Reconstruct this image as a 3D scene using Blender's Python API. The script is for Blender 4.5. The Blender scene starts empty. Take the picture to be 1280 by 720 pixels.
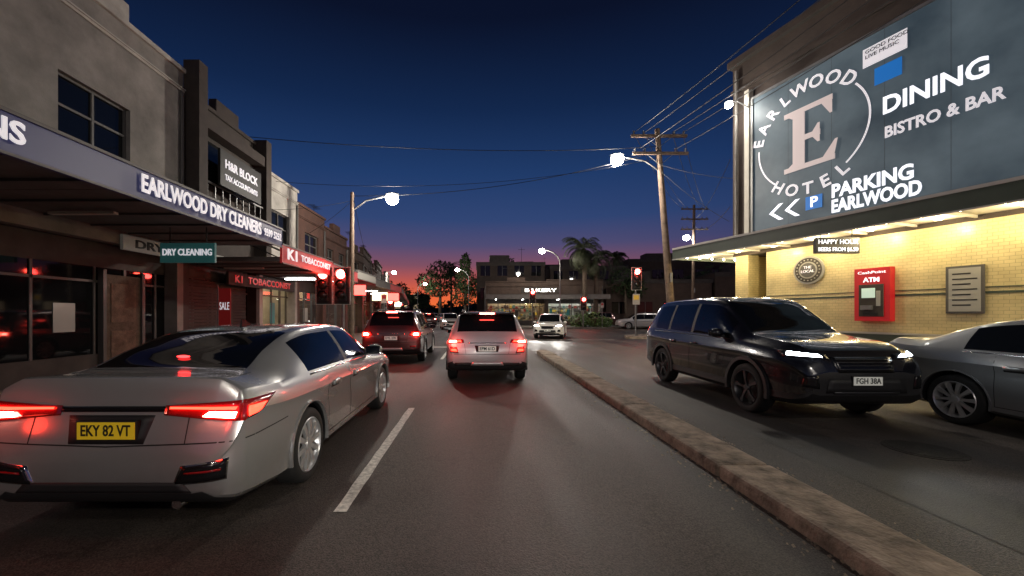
import bpy, bmesh, math, random
from mathutils import Vector, Matrix
from mathutils.bvhtree import BVHTree
random.seed(7)
S=bpy.context.scene
COL=S.collection
S.view_settings.view_transform='Standard'
S.view_settings.look='None'
S.view_settings.exposure=0
R=math.radians
def srgb(r,g,b):
    def c(u):
        u/=255.0
        return u/12.92 if u<=.04045 else ((u+.055)/1.055)**2.4
    return (c(r),c(g),c(b),1)
# ------------------------------------------------------------ materials
def mat(name,col,rough=.7,metal=0,var=.25,scale=3,bump=0,bscale=40,coat=0,spec=.5,dirt=0):
    m=bpy.data.materials.new(name); m.use_nodes=True
    nt=m.node_tree; b=nt.nodes['Principled BSDF']
    b.inputs['Roughness'].default_value=rough; b.inputs['Metallic'].default_value=metal
    b.inputs['Coat Weight'].default_value=coat; b.inputs['Coat Roughness'].default_value=.04
    b.inputs['Specular IOR Level'].default_value=spec
    tc=nt.nodes.new('ShaderNodeTexCoord')
    n=nt.nodes.new('ShaderNodeTexNoise'); n.inputs['Scale'].default_value=scale; n.inputs['Detail'].default_value=8; n.inputs['Roughness'].default_value=.65
    nt.links.new(tc.outputs['Object'],n.inputs['Vector'])
    r=nt.nodes.new('ShaderNodeValToRGB')
    c=col[:3]
    r.color_ramp.elements[0].position=.3; r.color_ramp.elements[1].position=.7
    r.color_ramp.elements[0].color=tuple(x*(1-var) for x in c)+(1,)
    r.color_ramp.elements[1].color=tuple(min(1,x*(1+var)) for x in c)+(1,)
    nt.links.new(n.outputs['Fac'],r.inputs['Fac']); nt.links.new(r.outputs['Color'],b.inputs['Base Color'])
    if dirt:
        sp=nt.nodes.new('ShaderNodeSeparateXYZ'); nt.links.new(tc.outputs['Object'],sp.inputs[0])
        q=nt.nodes.new('ShaderNodeMapRange'); q.inputs[1].default_value=.25; q.inputs[2].default_value=.75; q.inputs[3].default_value=dirt; q.inputs[4].default_value=0
        nt.links.new(sp.outputs[2],q.inputs[0])
        mu=nt.nodes.new('ShaderNodeMath'); mu.operation='MULTIPLY'; nt.links.new(q.outputs[0],mu.inputs[0]); nt.links.new(n.outputs['Fac'],mu.inputs[1])
        mxx=nt.nodes.new('ShaderNodeMixRGB'); mxx.inputs[2].default_value=(.06,.05,.04,1)
        nt.links.new(mu.outputs[0],mxx.inputs[0]); nt.links.new(r.outputs['Color'],mxx.inputs[1]); nt.links.new(mxx.outputs[0],b.inputs['Base Color'])
    if bump:
        n2=nt.nodes.new('ShaderNodeTexNoise'); n2.inputs['Scale'].default_value=bscale; n2.inputs['Detail'].default_value=4
        nt.links.new(tc.outputs['Object'],n2.inputs['Vector'])
        bp=nt.nodes.new('ShaderNodeBump'); bp.inputs['Strength'].default_value=bump; bp.inputs['Distance'].default_value=.02
        nt.links.new(n2.outputs['Fac'],bp.inputs['Height']); nt.links.new(bp.outputs['Normal'],b.inputs['Normal'])
    return m
def emat(name,col,st,base=None):
    m=bpy.data.materials.new(name); m.use_nodes=True
    b=m.node_tree.nodes['Principled BSDF']
    b.inputs['Base Color'].default_value=(base or col)[:3]+(1,) if not base else base
    b.inputs['Emission Color'].default_value=col; b.inputs['Emission Strength'].default_value=st
    b.inputs['Roughness'].default_value=.4
    return m
def brickmat(name,c1,c2,mortar,scale=4,rough=.85,emis=0,axis='XZ'):
    m=bpy.data.materials.new(name); m.use_nodes=True
    nt=m.node_tree; b=nt.nodes['Principled BSDF']; b.inputs['Roughness'].default_value=rough
    tc=nt.nodes.new('ShaderNodeTexCoord'); sp=nt.nodes.new('ShaderNodeSeparateXYZ'); cb=nt.nodes.new('ShaderNodeCombineXYZ')
    nt.links.new(tc.outputs['Object'],sp.inputs[0])
    ad=nt.nodes.new('ShaderNodeMath'); ad.operation='ADD'
    nt.links.new(sp.outputs[0],ad.inputs[0]); nt.links.new(sp.outputs[1],ad.inputs[1])
    nt.links.new(ad.outputs[0],cb.inputs[0]); nt.links.new(sp.outputs[2],cb.inputs[1])
    t=nt.nodes.new('ShaderNodeTexBrick'); t.inputs['Scale'].default_value=scale
    t.inputs['Color1'].default_value=c1; t.inputs['Color2'].default_value=c2; t.inputs['Mortar'].default_value=mortar
    t.inputs['Mortar Size'].default_value=.015
    nt.links.new(cb.outputs[0],t.inputs['Vector'])
    n=nt.nodes.new('ShaderNodeTexNoise'); n.inputs['Scale'].default_value=1.3; n.inputs['Detail'].default_value=8
    nt.links.new(tc.outputs['Object'],n.inputs['Vector'])
    mr=nt.nodes.new('ShaderNodeMapRange'); mr.inputs[1].default_value=.3; mr.inputs[2].default_value=.7; mr.inputs[3].default_value=.7; mr.inputs[4].default_value=1.1
    nt.links.new(n.outputs['Fac'],mr.inputs[0])
    mx=nt.nodes.new('ShaderNodeVectorMath'); mx.operation='SCALE'
    nt.links.new(t.outputs['Color'],mx.inputs[0]); nt.links.new(mr.outputs[0],mx.inputs['Scale'])
    nt.links.new(mx.outputs[0],b.inputs['Base Color'])
    bp=nt.nodes.new('ShaderNodeBump'); bp.inputs['Strength'].default_value=.5; bp.inputs['Distance'].default_value=.01; bp.invert=True
    nt.links.new(t.outputs['Fac'],bp.inputs['Height']); nt.links.new(bp.outputs['Normal'],b.inputs['Normal'])
    return m
def asphalt(name,base):
    m=bpy.data.materials.new(name); m.use_nodes=True
    nt=m.node_tree; b=nt.nodes['Principled BSDF']
    tc=nt.nodes.new('ShaderNodeTexCoord')
    def noise(s,d=8,vec=None):
        n=nt.nodes.new('ShaderNodeTexNoise'); n.inputs['Scale'].default_value=s; n.inputs['Detail'].default_value=d
        nt.links.new(vec or tc.outputs['Object'],n.inputs['Vector']); return n
    mp=nt.nodes.new('ShaderNodeMapping'); mp.inputs['Scale'].default_value=(1,.12,1)
    nt.links.new(tc.outputs['Object'],mp.inputs['Vector'])
    a=noise(1.1,6,mp.outputs[0]); f=noise(110,3); p=noise(.35,8)
    def mr(n,lo,hi,a0=.35,a1=.65):
        q=nt.nodes.new('ShaderNodeMapRange'); q.inputs[1].default_value=a0; q.inputs[2].default_value=a1; q.inputs[3].default_value=lo; q.inputs[4].default_value=hi
        nt.links.new(n.outputs['Fac'],q.inputs[0]); return q
    q1=mr(a,.62,1.32); q2=mr(f,.3,1.9); q3=mr(p,.72,1.22)
    def mul(x,y):
        k=nt.nodes.new('ShaderNodeMath'); k.operation='MULTIPLY'; nt.links.new(x,k.inputs[0]); nt.links.new(y,k.inputs[1]); return k.outputs[0]
    mm=mul(mul(q1.outputs[0],q2.outputs[0]),q3.outputs[0])
    v=nt.nodes.new('ShaderNodeTexVoronoi'); v.feature='DISTANCE_TO_EDGE'; v.inputs['Scale'].default_value=.27
    dn=noise(2.2,8); mxv=nt.nodes.new('ShaderNodeMixRGB'); mxv.inputs[0].default_value=.5
    nt.links.new(tc.outputs['Object'],mxv.inputs[1]); nt.links.new(dn.outputs['Color'],mxv.inputs[2]); nt.links.new(mxv.outputs[0],v.inputs['Vector'])
    ck=nt.nodes.new('ShaderNodeMapRange'); ck.inputs[1].default_value=0; ck.inputs[2].default_value=.003; ck.inputs[3].default_value=.6; ck.inputs[4].default_value=1
    nt.links.new(v.outputs['Distance'],ck.inputs[0])
    mm=mul(mm,ck.outputs[0])
    sc=nt.nodes.new('ShaderNodeVectorMath'); sc.operation='SCALE'; sc.inputs[0].default_value=base
    nt.links.new(mm,sc.inputs['Scale']); nt.links.new(sc.outputs[0],b.inputs['Base Color'])
    rr=mr(a,.48,.70); nt.links.new(rr.outputs[0],b.inputs['Roughness'])
    bp=nt.nodes.new('ShaderNodeBump'); bp.inputs['Strength'].default_value=.8; bp.inputs['Distance'].default_value=.01
    nt.links.new(f.outputs['Fac'],bp.inputs['Height']); nt.links.new(bp.outputs['Normal'],b.inputs['Normal'])
    return m
def clearglass():
    m=bpy.data.materials.new('shop_glass'); m.use_nodes=True; nt=m.node_tree; nt.nodes.clear()
    o=nt.nodes.new('ShaderNodeOutputMaterial'); mx=nt.nodes.new('ShaderNodeMixShader'); t=nt.nodes.new('ShaderNodeBsdfTransparent'); g=nt.nodes.new('ShaderNodeBsdfGlossy')
    t.inputs[0].default_value=(.8,.85,.85,1); g.inputs['Roughness'].default_value=.03; mx.inputs[0].default_value=.1
    nt.links.new(t.outputs[0],mx.inputs[1]); nt.links.new(g.outputs[0],mx.inputs[2]); nt.links.new(mx.outputs[0],o.inputs[0]); return m
M={}
M['asphalt']=asphalt('asphalt',(.047,.038,.033))
M['patchasphalt']=asphalt('asphalt_patch',(.032,.027,.025))
M['ground']=mat('ground_soil',(.04,.04,.035),.95)
M['path']=mat('footpath_concrete',(.15,.135,.12),.9,var=.3,bump=.3)
M['kerb']=mat('kerb_concrete',(.27,.215,.165),.9,var=.65,scale=5,bump=1,bscale=25)
M['paintline']=mat('road_marking_paint',(.6,.57,.52),.7,var=.5,scale=26)
M['glass']=mat('car_glass',(.006,.007,.008),.04,spec=.6,var=0)
M['tyre']=mat('tyre_rubber',(.012,.012,.012),.8)
M['black']=mat('black_plastic',(.012,.012,.013),.55,var=.1)
M['gloss']=mat('gloss_black',(.008,.008,.009),.15,var=0)
M['alloy']=mat('alloy_rim',(.6,.6,.6),.3,.6,var=.05)
M['dkalloy']=mat('dark_alloy',(.09,.09,.095),.35,.8,var=.05)
M['chrome']=mat('chrome',(.6,.6,.6),.15,1,var=0)
M['seam']=mat('panel_gap',(.004,.004,.004),.9,var=0)
M['silver']=mat('silver_paint',(.40,.40,.395),.26,.5,var=.03,coat=.8,dirt=.8)
M['silver2']=mat('silver_grey_paint',(.48,.48,.50),.3,.3,var=.03,coat=.8,dirt=.6)
M['charcoal']=mat('charcoal_paint',(.085,.04,.04),.3,.5,var=.03,coat=.8,dirt=.5)
M['blackpaint']=mat('black_paint',(.012,.013,.018),.22,.3,var=.03,coat=1)
M['whitepaint']=mat('white_paint',(.75,.73,.68),.3,0,var=.03,coat=.8)
M['greypaint']=mat('light_grey_paint',(.26,.265,.27),.3,.5,var=.03,coat=.8,dirt=.5)
M['redlens']=mat('red_lens',(.28,.008,.008),.12,var=.1,coat=1)
M['tail']=emat('tail_lamp_lit',(1,.03,.015,1),10)
M['tailhot']=emat('tail_lamp_bright',(1,.24,.17,1),50)
M['brake']=emat('brake_lamp_high',(1,.08,.06,1),40)
M['brakedim']=emat('brake_lamp_inner',(1,.03,.03,1),7)
M['head']=emat('head_lamp_lit',(.85,.95,1,1),36)
M['head2']=emat('head_lamp_bright',(1,.97,.9,1),70)
M['plateY']=emat('plate_yellow',srgb(225,190,40),.16)
M['plateW']=emat('plate_white',srgb(215,215,205),.22)
M['ink']=mat('ink_black',(.01,.01,.01),.6,var=0)
M['lamp']=emat('lamp_lit',(1,.95,.86,1),110)
M['bulb']=emat('awning_bulb',(1,.88,.6,1),25)
M['redsig']=emat('signal_red_lit',(1,.05,.04,1),80)
M['offlens']=mat('signal_off',(.01,.012,.01),.3)
M['timber']=mat('pole_timber',(.13,.09,.065),.9,var=.45,scale=6,bump=.5)
M['steel']=mat('galvanised_steel',(.2,.2,.2),.5,.6,var=.2)
M['wire']=mat('wire_black',(.006,.006,.007),.6,var=0)
M['cream']=brickmat('cream_tile',(.72,.60,.32,1),(.66,.55,.29,1),(.45,.38,.2,1),scale=3.2,rough=.35)
M['darkbrick']=brickmat('dark_brick',(.065,.045,.036,1),(.05,.035,.028,1),(.05,.045,.04,1),scale=5)
M['redbrick']=brickmat('red_brick',(.12,.052,.036,1),(.09,.04,.028,1),(.08,.07,.065,1),scale=5)
M['brownbrick']=brickmat('brown_brick',(.09,.055,.04,1),(.07,.043,.034,1),(.08,.07,.06,1),scale=5)
M['plaster']=mat('render_grey',(.21,.195,.18),.9,var=.4,scale=1.0,bump=.25)
M['plasterW']=mat('render_white',(.38,.36,.33),.9,var=.35,scale=1.2,bump=.2)
M['dkwood']=mat('dark_cladding',(.035,.026,.022),.8,var=.3)
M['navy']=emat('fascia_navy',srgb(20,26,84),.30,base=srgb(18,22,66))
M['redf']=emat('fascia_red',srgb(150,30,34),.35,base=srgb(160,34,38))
M['redtext']=emat('letter_red',srgb(190,36,40),.4)
M['greenf']=mat('fascia_dark_green',(.05,.07,.05),.5,var=.15)
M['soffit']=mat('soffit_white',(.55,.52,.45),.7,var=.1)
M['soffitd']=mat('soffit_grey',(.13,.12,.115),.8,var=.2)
M['wtext']=emat('letter_white',srgb(225,222,228),.6)  # letters glow by themselves; on the billboard this stands in for lighting
M['wtext2']=emat('letter_white_bright',(.9,.92,1,1),1.0)
M['clear']=clearglass()
M['frame']=mat('window_frame',(.09,.085,.08),.5,var=.1)
M['framew']=mat('window_frame_white',(.45,.43,.4),.6,var=.1)
M['tube']=emat('fluorescent_tube',(.95,1,.97,1),18)
M['tubew']=emat('warm_tube',(1,.75,.45,1),14)
M['intwall']=mat('interior_wall',(.55,.52,.46),.8,var=.15)
M['intdark']=mat('interior_dark',(.05,.042,.038),.8,var=.3)
M['leaf']=mat('foliage',(.035,.06,.02),.7,var=.6,scale=2)
M['leafb']=mat('foliage_bright',(.07,.13,.03),.6,var=.6,scale=3)
M['palm']=mat('palm_frond',(.035,.045,.02),.6,var=.4)
M['bark']=mat('bark',(.10,.075,.055),.95,var=.4,scale=8,bump=.6)
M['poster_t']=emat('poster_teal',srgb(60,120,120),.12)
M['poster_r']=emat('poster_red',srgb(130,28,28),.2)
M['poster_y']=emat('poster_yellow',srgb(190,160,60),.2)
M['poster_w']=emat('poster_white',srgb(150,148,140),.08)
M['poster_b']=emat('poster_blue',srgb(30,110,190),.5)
M['signred']=emat('sign_red_lit',(1,.05,.04,1),8)
M['signwarm']=emat('sign_warm_lit',(1,.7,.35,1),4)
M['signwhite']=emat('sign_white_lit',(1,.97,.9,1),6)
M['farwin']=emat('far_window_lit',(1,.75,.45,1),.28)
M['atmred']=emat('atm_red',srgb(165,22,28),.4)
M['screen']=emat('atm_screen',(.5,.65,.55,1),.6)
M['efill']=emat('letter_rose',srgb(196,182,180),.5)
M['iron']=mat('cast_iron',(.05,.045,.04),.6,.7,var=.4,scale=20,bump=1,bscale=60)
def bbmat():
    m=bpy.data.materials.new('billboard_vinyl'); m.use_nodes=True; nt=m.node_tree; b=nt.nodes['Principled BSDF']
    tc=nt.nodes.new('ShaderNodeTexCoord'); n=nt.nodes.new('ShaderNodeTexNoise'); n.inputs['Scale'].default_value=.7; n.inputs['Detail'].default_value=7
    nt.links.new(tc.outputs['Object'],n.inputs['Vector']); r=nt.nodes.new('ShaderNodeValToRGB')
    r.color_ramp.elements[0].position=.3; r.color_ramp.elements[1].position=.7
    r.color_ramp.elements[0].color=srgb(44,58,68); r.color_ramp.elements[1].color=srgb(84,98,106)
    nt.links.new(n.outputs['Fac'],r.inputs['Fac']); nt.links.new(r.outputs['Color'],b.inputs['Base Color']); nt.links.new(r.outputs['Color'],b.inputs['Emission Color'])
    b.inputs['Emission Strength'].default_value=.6; b.inputs['Roughness'].default_value=.5  # glow put into the vinyl colour in place of lights on the billboard
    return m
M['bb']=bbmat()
# ------------------------------------------------------------ mesh builder
def empty(name,loc=(0,0,0),rz=0,parent=None):
    e=bpy.data.objects.new(name,None); e.empty_display_size=.2; COL.objects.link(e); e.location=loc; e.rotation_euler=(0,0,rz)
    if parent: e.parent=parent
    return e
class MB:
    def __init__(s): s.v=[];s.f=[];s.m=[];s.mats=[]
    def mi(s,k):
        if k not in s.mats: s.mats.append(k)
        return s.mats.index(k)
    def poly(s,pts,k):
        i=len(s.v); s.v+= [tuple(p) for p in pts]; s.f.append(tuple(range(i,i+len(pts)))); s.m.append(s.mi(k))
    def box(s,x0,x1,y0,y1,z0,z1,k):
        i=len(s.v); s.v+=[(x0,y0,z0),(x1,y0,z0),(x1,y1,z0),(x0,y1,z0),(x0,y0,z1),(x1,y0,z1),(x1,y1,z1),(x0,y1,z1)]
        for f in ((0,3,2,1),(4,5,6,7),(0,1,5,4),(1,2,6,5),(2,3,7,6),(3,0,4,7)):
            s.f.append(tuple(i+a for a in f)); s.m.append(s.mi(k))
    def prism(s,pts,z0,z1,k,side=None):
        n=len(pts); i=len(s.v); s.v+=[(p[0],p[1],z0) for p in pts]+[(p[0],p[1],z1) for p in pts]
        s.f.append(tuple(i+n+a for a in range(n))); s.m.append(s.mi(k))
        for a in range(n):
            b=(a+1)%n; s.f.append((i+a,i+b,i+n+b,i+n+a)); s.m.append(s.mi(side or k))
    def cyl(s,p0,p1,r0,r1,n,k):
        p0=Vector(p0);p1=Vector(p1); d=(p1-p0).normalized(); u=d.orthogonal().normalized(); w=d.cross(u); i=len(s.v)
        for p,r in ((p0,r0),(p1,r1)):
            for a in range(n):
                t=2*math.pi*a/n; s.v.append(tuple(p+u*math.cos(t)*r+w*math.sin(t)*r))
        for a in range(n):
            b=(a+1)%n; s.f.append((i+a,i+b,i+n+b,i+n+a)); s.m.append(s.mi(k))
        s.f.append(tuple(i+a for a in reversed(range(n)))); s.m.append(s.mi(k)); s.f.append(tuple(i+n+a for a in range(n))); s.m.append(s.mi(k))
    def tube(s,pts,r,n,k):
        for a,b in zip(pts[:-1],pts[1:]): s.cyl(a,b,r,r,n,k)
    def lathe(s,prof,n,k,axis='x',c=(0,0,0)):
        i=len(s.v); m=len(prof)
        for j in range(n):
            t=2*math.pi*j/n
            for r,a in prof:
                s.v.append((c[0]+a,c[1]+r*math.cos(t),c[2]+r*math.sin(t)) if axis=='x' else (c[0]+r*math.cos(t),c[1]+r*math.sin(t),c[2]+a))
        for j in range(n):
            j2=(j+1)%n
            for q in range(m-1):
                s.f.append((i+j*m+q,i+j2*m+q,i+j2*m+q+1,i+j*m+q+1)); s.m.append(s.mi(k))
    def sphere(s,c,r,k,n=12,m=8):
        rx,ry,rz=(r,r,r) if not hasattr(r,'__len__') else r
        i=len(s.v)
        for a in range(m+1):
            ph=math.pi*a/m
            for b in range(n):
                t=2*math.pi*b/n; s.v.append((c[0]+rx*math.sin(ph)*math.cos(t),c[1]+ry*math.sin(ph)*math.sin(t),c[2]+rz*math.cos(ph)))
        for a in range(m):
            for b in range(n):
                b2=(b+1)%n; s.f.append((i+a*n+b,i+(a+1)*n+b,i+(a+1)*n+b2,i+a*n+b2)); s.m.append(s.mi(k))
    def build(s,name,parent=None,smooth=False,bevel=0,ang=35):
        me=bpy.data.meshes.new(name); me.from_pydata(s.v,[],s.f); me.validate(clean_customdata=False)
        for k in s.mats: me.materials.append(M[k])
        if len(me.polygons)==len(s.m):
            for p,a in zip(me.polygons,s.m): p.material_index=a
        bm=bmesh.new(); bm.from_mesh(me); bmesh.ops.recalc_face_normals(bm,faces=bm.faces); bm.to_mesh(me); bm.free()
        if smooth:
            for p in me.polygons: p.use_smooth=True
            me.set_sharp_from_angle(angle=R(ang))
        o=bpy.data.objects.new(name,me); COL.objects.link(o)
        if parent: o.parent=parent
        if bevel:
            b=o.modifiers.new('bevel','BEVEL'); b.width=bevel; b.segments=2; b.limit_method='ANGLE'
        return o
def text(body,size,loc,rot,k,parent=None,width=None,ext=.008,bold=.0,name='lettering',ax='LEFT'):
    c=bpy.data.curves.new(name,'FONT'); c.body=body; c.size=size; c.extrude=ext; c.offset=bold; c.align_x=ax; c.align_y='CENTER'; c.resolution_u=3
    c.materials.append(M[k]); o=bpy.data.objects.new(name,c); COL.objects.link(o)
    if width:
        bpy.context.view_layer.update(); w=o.dimensions.x
        if w>0: o.scale=(width/w,1,1)
    o.location=loc; o.rotation_euler=rot
    if parent: o.parent=parent
    return o
def plight(loc,e,col=(1,.9,.78),r=.1,name='lamp_light',parent=None):
    l=bpy.data.lights.new(name,'POINT'); l.energy=e; l.color=col; l.shadow_soft_size=r
    o=bpy.data.objects.new(name,l); COL.objects.link(o); o.location=loc
    if parent: o.parent=parent
    return o
def spot(loc,rot,e,col,ang,parent=None,blend=.6,r=.05):
    l=bpy.data.lights.new('lamp_beam','SPOT'); l.energy=e; l.color=col; l.spot_size=R(ang); l.spot_blend=blend; l.shadow_soft_size=r
    o=bpy.data.objects.new('lamp_beam',l); COL.objects.link(o); o.location=loc; o.rotation_euler=rot
    if parent: o.parent=parent
    return o
# ------------------------------------------------------------ world sky
w=bpy.data.worlds.new('World'); S.world=w; w.use_nodes=True; nt=w.node_tree; bg=nt.nodes['Background']
tc=nt.nodes.new('ShaderNodeTexCoord'); sp=nt.nodes.new('ShaderNodeSeparateXYZ'); nt.links.new(tc.outputs['Generated'],sp.inputs[0])
def ramp(st):
    r=nt.nodes.new('ShaderNodeValToRGB'); e=r.color_ramp.elements
    while len(e)<len(st): e.new(.5)
    for q,(p,c) in zip(e,st): q.position=p; q.color=srgb(*c)
    nt.links.new(sp.outputs[2],r.inputs[0]); return r
ra=ramp([(0,(244,120,52)),(.04,(234,104,62)),(.08,(190,88,78)),(.12,(128,80,98)),(.17,(80,76,114)),(.23,(50,70,116)),(.33,(33,60,106)),(.46,(20,41,78)),(.60,(11,20,44)),(1,(6,9,22))])
rb=ramp([(0,(160,80,68)),(.04,(130,70,76)),(.085,(88,66,92)),(.14,(56,62,102)),(.23,(36,57,100)),(.33,(25,48,90)),(.46,(15,32,64)),(.60,(10,17,38)),(1,(5,8,18))])
dp=nt.nodes.new('ShaderNodeVectorMath'); dp.operation='DOT_PRODUCT'; dp.inputs[1].default_value=Vector((-.12,1,0)).normalized()
nt.links.new(tc.outputs['Generated'],dp.inputs[0])
mr=nt.nodes.new('ShaderNodeMapRange'); mr.interpolation_type='SMOOTHSTEP'; mr.inputs[1].default_value=.58; mr.inputs[2].default_value=.985
nt.links.new(dp.outputs['Value'],mr.inputs[0])
mx=nt.nodes.new('ShaderNodeMixRGB'); nt.links.new(mr.outputs[0],mx.inputs[0]); nt.links.new(rb.outputs[0],mx.inputs[1]); nt.links.new(ra.outputs[0],mx.inputs[2])
nt.links.new(mx.outputs[0],bg.inputs[0]); bg.inputs[1].default_value=1.0
# ------------------------------------------------------------ camera
cd=bpy.data.cameras.new('camera'); cam=bpy.data.objects.new('camera',cd); COL.objects.link(cam); S.camera=cam
cam.location=(0,0,1.5); cam.rotation_euler=(R(90),0,0); cd.sensor_width=36; cd.lens=490/1280*36; cd.shift_x=44/1280; cd.shift_y=32/1280; cd.clip_end=3000; cd.clip_start=.05
# ------------------------------------------------------------ ground
g=MB(); g.poly([(-1500,-600,0),(1500,-600,0),(1500,2400,0),(-1500,2400,0)],'ground'); g.build('ground')
g=MB(); g.poly([(-6,-40,.004),(14,-40,.004),(14,17,.004),(90,24,.004),(90,42,.004),(4,42,.004),(-1,60,.004),(-9,100,.004),(-40,220,.004),(-52,220,.004),(-19,100,.004),(-12,70,.004),(-8.5,45,.004),(-6,28,.004)],'asphalt')
g.build('road')
g=MB(); g.poly([(-.35,6.4,.0075),(1.0,6.4,.0075),(1.05,8.1,.0075),(-.32,8.15,.0075)],'patchasphalt'); g.poly([(3.4,1.5,.0075),(4.3,1.5,.0075),(4.2,14,.0075),(3.35,14,.0075)],'patchasphalt'); g.build('road_patch')
e=empty('manhole_cover',(4.9,4.3,.0)); g=MB(); g.cyl((0,0,.002),(0,0,.010),.33,.33,28,'iron'); g.cyl((0,0,.010),(0,0,.013),.28,.28,28,'iron'); g.build('cover',e)
g=MB()
lk=[(-4.7,-40),(-4.7,28),(-7.3,45),(-11,70),(-17.5,100),(-50,220)]
g.prism(lk+[(-70,220),(-30,100),(-22,60),(-18,28),(-18,-40)],.0,.13,'path'); 
g.build('footpath')
g=MB()
for a,b in zip(lk[:-1],lk[1:]):
    g.prism([(a[0],a[1]),(b[0],b[1]),(b[0]-.16,b[1]),(a[0]-.16,a[1])][::-1],.0,.136,'kerb')
g.build('kerb')
g=MB()
hp=[(17.9,-40),(9.3,8.0),(8.05,14.6),(8.2,15.6),(8.9,16.3),(10,16.7),(90,23)]
g.prism(hp+[(90,-40)],0,.13,'path'); g.build('footpath')
g=MB()
for a,b in zip(hp[:-1],hp[1:]):
    d=Vector((b[0]-a[0],b[1]-a[1],0)).normalized(); n=Vector((d.y,-d.x,0))*.16
    g.prism([a,b,(b[0]+n.x,b[1]+n.y),(a[0]+n.x,a[1]+n.y)],0,.137,'kerb')
g.build('kerb')
g=MB(); g.prism([(1.2,40),(2.2,38.8),(90,38.8),(90,120),(-9,120),(-5,80)],0,.13,'path'); g.build('footpath')
g=MB(); g.prism([(8.9,23.4),(10.3,22.9),(14,24.2),(14.4,25.4),(12,26.8),(9.4,25)],0,.14,'kerb'); g.build('traffic_island',bevel=.02)
g=MB(); y=-6.0; 
while y<14.2:
    L=min(2.4,14.4-y); j=random.uniform(-.015,.015); h=.125+random.uniform(-.008,.008)
    x0=2.22+j; x1=2.70+j
    g.prism([(x0,y),(x1,y),(x1,y+L-.012),(x0,y+L-.012)],0,h,'kerb'); y+=L
g.prism([(2.22,14.41),(2.7,14.41),(2.68,14.7),(2.58,14.9),(2.46,14.96),(2.34,14.9),(2.24,14.7)],0,.125,'kerb')
g.build('median_kerb',bevel=.035)
g=MB(); rr=random.Random(5)
for i in range(1500):
    s=rr.choice((-1,1)); x=(2.2-abs(rr.gauss(0,.09))) if s<0 else (2.73+abs(rr.gauss(0,.12))); yv=rr.uniform(.8,14); q=rr.uniform(.003,.012)
    g.poly([(x-q,yv-q,.008),(x+q,yv-q*.6,.008),(x+q*.7,yv+q,.008+q),(x-q*.8,yv+q*.8,.008+q*.6)],'kerb')
g.build('gutter_grit')
g=MB()
def stripe(x,y0,y1,w=.1,x2=None):
    x2=x if x2 is None else x2
    n=max(1,int(abs(y1-y0)/.15)); L=[];Rr=[]
    for i in range(n+1):
        t=i/n; xx=x+(x2-x)*t; yy=y0+(y1-y0)*t
        L.append((xx-w/2+random.uniform(-.006,.004),yy)); Rr.append((xx+w/2+random.uniform(-.004,.006),yy))
    for i in range(n): g.poly([(*L[i],.009),(*Rr[i],.009),(*Rr[i+1],.009),(*L[i+1],.009)],'paintline')
stripe(-1.03,2.95,6.2); stripe(-1.15,12.8,15.9); stripe(-1.03,-6,-3)
for k in range(5):
    yy=30+k*9; xx=-1.5-(yy-28)*.16
    stripe(xx,yy,yy+3,.12,xx-.5)
g.poly([(-4.2,17.3,.009),(2.1,17.3,.009),(2.1,17.65,.009),(-4.2,17.65,.009)],'paintline')
g.poly([(3.2,22.2,.009),(7.8,22.2,.009),(7.8,22.35,.009),(3.2,22.35,.009)],'paintline')
g.build('road_marking')
# ------------------------------------------------------------ cars
SEDAN=dict(L=4.64,W=.90,H=1.385,rows=[
(0.00,.35,.57,.60,.66,.62,.48),(.02,.30,.64,.68,.73,.69,.55),(.06,.27,.77,.82,.80,.76,.62),(.095,.25,.90,.955,.83,.78,.65),(.115,.245,.965,1.035,.845,.795,.66),(.14,.24,.99,1.075,.852,.805,.67),(.20,.235,.99,1.07,.868,.815,.67),
(.34,.22,.98,1.06,.88,.83,.665),(.50,.20,.97,1.075,.892,.84,.64),(.85,.19,.955,1.215,.90,.845,.60),(1.25,.19,.945,1.335,.905,.845,.585),(1.6,.185,.94,1.375,.90,.845,.58),
(2.2,.18,.93,1.385,.90,.84,.585),(2.6,.18,.92,1.365,.90,.84,.575),(2.85,.18,.915,1.315,.90,.84,.575),(3.2,.18,.905,1.15,.90,.835,.61),(3.55,.18,.895,.975,.90,.825,.66),(3.8,.18,.88,.95,.90,.82,.66),(4.2,.19,.82,.885,.88,.79,.62),
(4.45,.20,.74,.80,.82,.73,.55),(4.58,.25,.65,.70,.74,.65,.48),(4.64,.33,.56,.59,.64,.55,.4)],
 rg=(.54,1.27),fg=(2.78,3.5),sg=(1.10,3.28),pil=[(2.10,2.18)],ax=(1.03,3.73),R=.325,belt=.93)
SUV=dict(L=4.6,W=.93,H=1.74,rows=[
(0,.48,.80,.84,.76,.72,.62),(.02,.42,.92,.97,.82,.78,.68),(.05,.37,1.02,1.10,.86,.82,.70),(.09,.34,1.07,1.22,.885,.84,.70),(.16,.31,1.085,1.38,.90,.85,.68),(.25,.30,1.085,1.54,.91,.855,.66),(.36,.28,1.085,1.655,.92,.86,.645),(.5,.27,1.08,1.695,.925,.86,.64),
(1.2,.25,1.06,1.73,.93,.865,.64),(2.0,.25,1.045,1.74,.93,.865,.65),(2.5,.25,1.035,1.715,.93,.86,.645),(2.75,.25,1.03,1.66,.93,.86,.645),(3.15,.25,1.025,1.40,.925,.855,.67),(3.52,.25,1.02,1.135,.92,.85,.71),(3.65,.25,1.01,1.115,.92,.85,.71),(4.2,.26,.97,1.055,.90,.82,.68),
(4.42,.28,.90,.97,.85,.76,.62),(4.54,.33,.79,.84,.78,.70,.55),(4.60,.42,.68,.71,.70,.62,.48)],
 rg=(.10,.40),fg=(2.70,3.46),sg=(.52,3.2),pil=[(1.12,1.20),(2.02,2.10)],ax=(.95,3.65),R=.36,belt=1.05)
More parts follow.
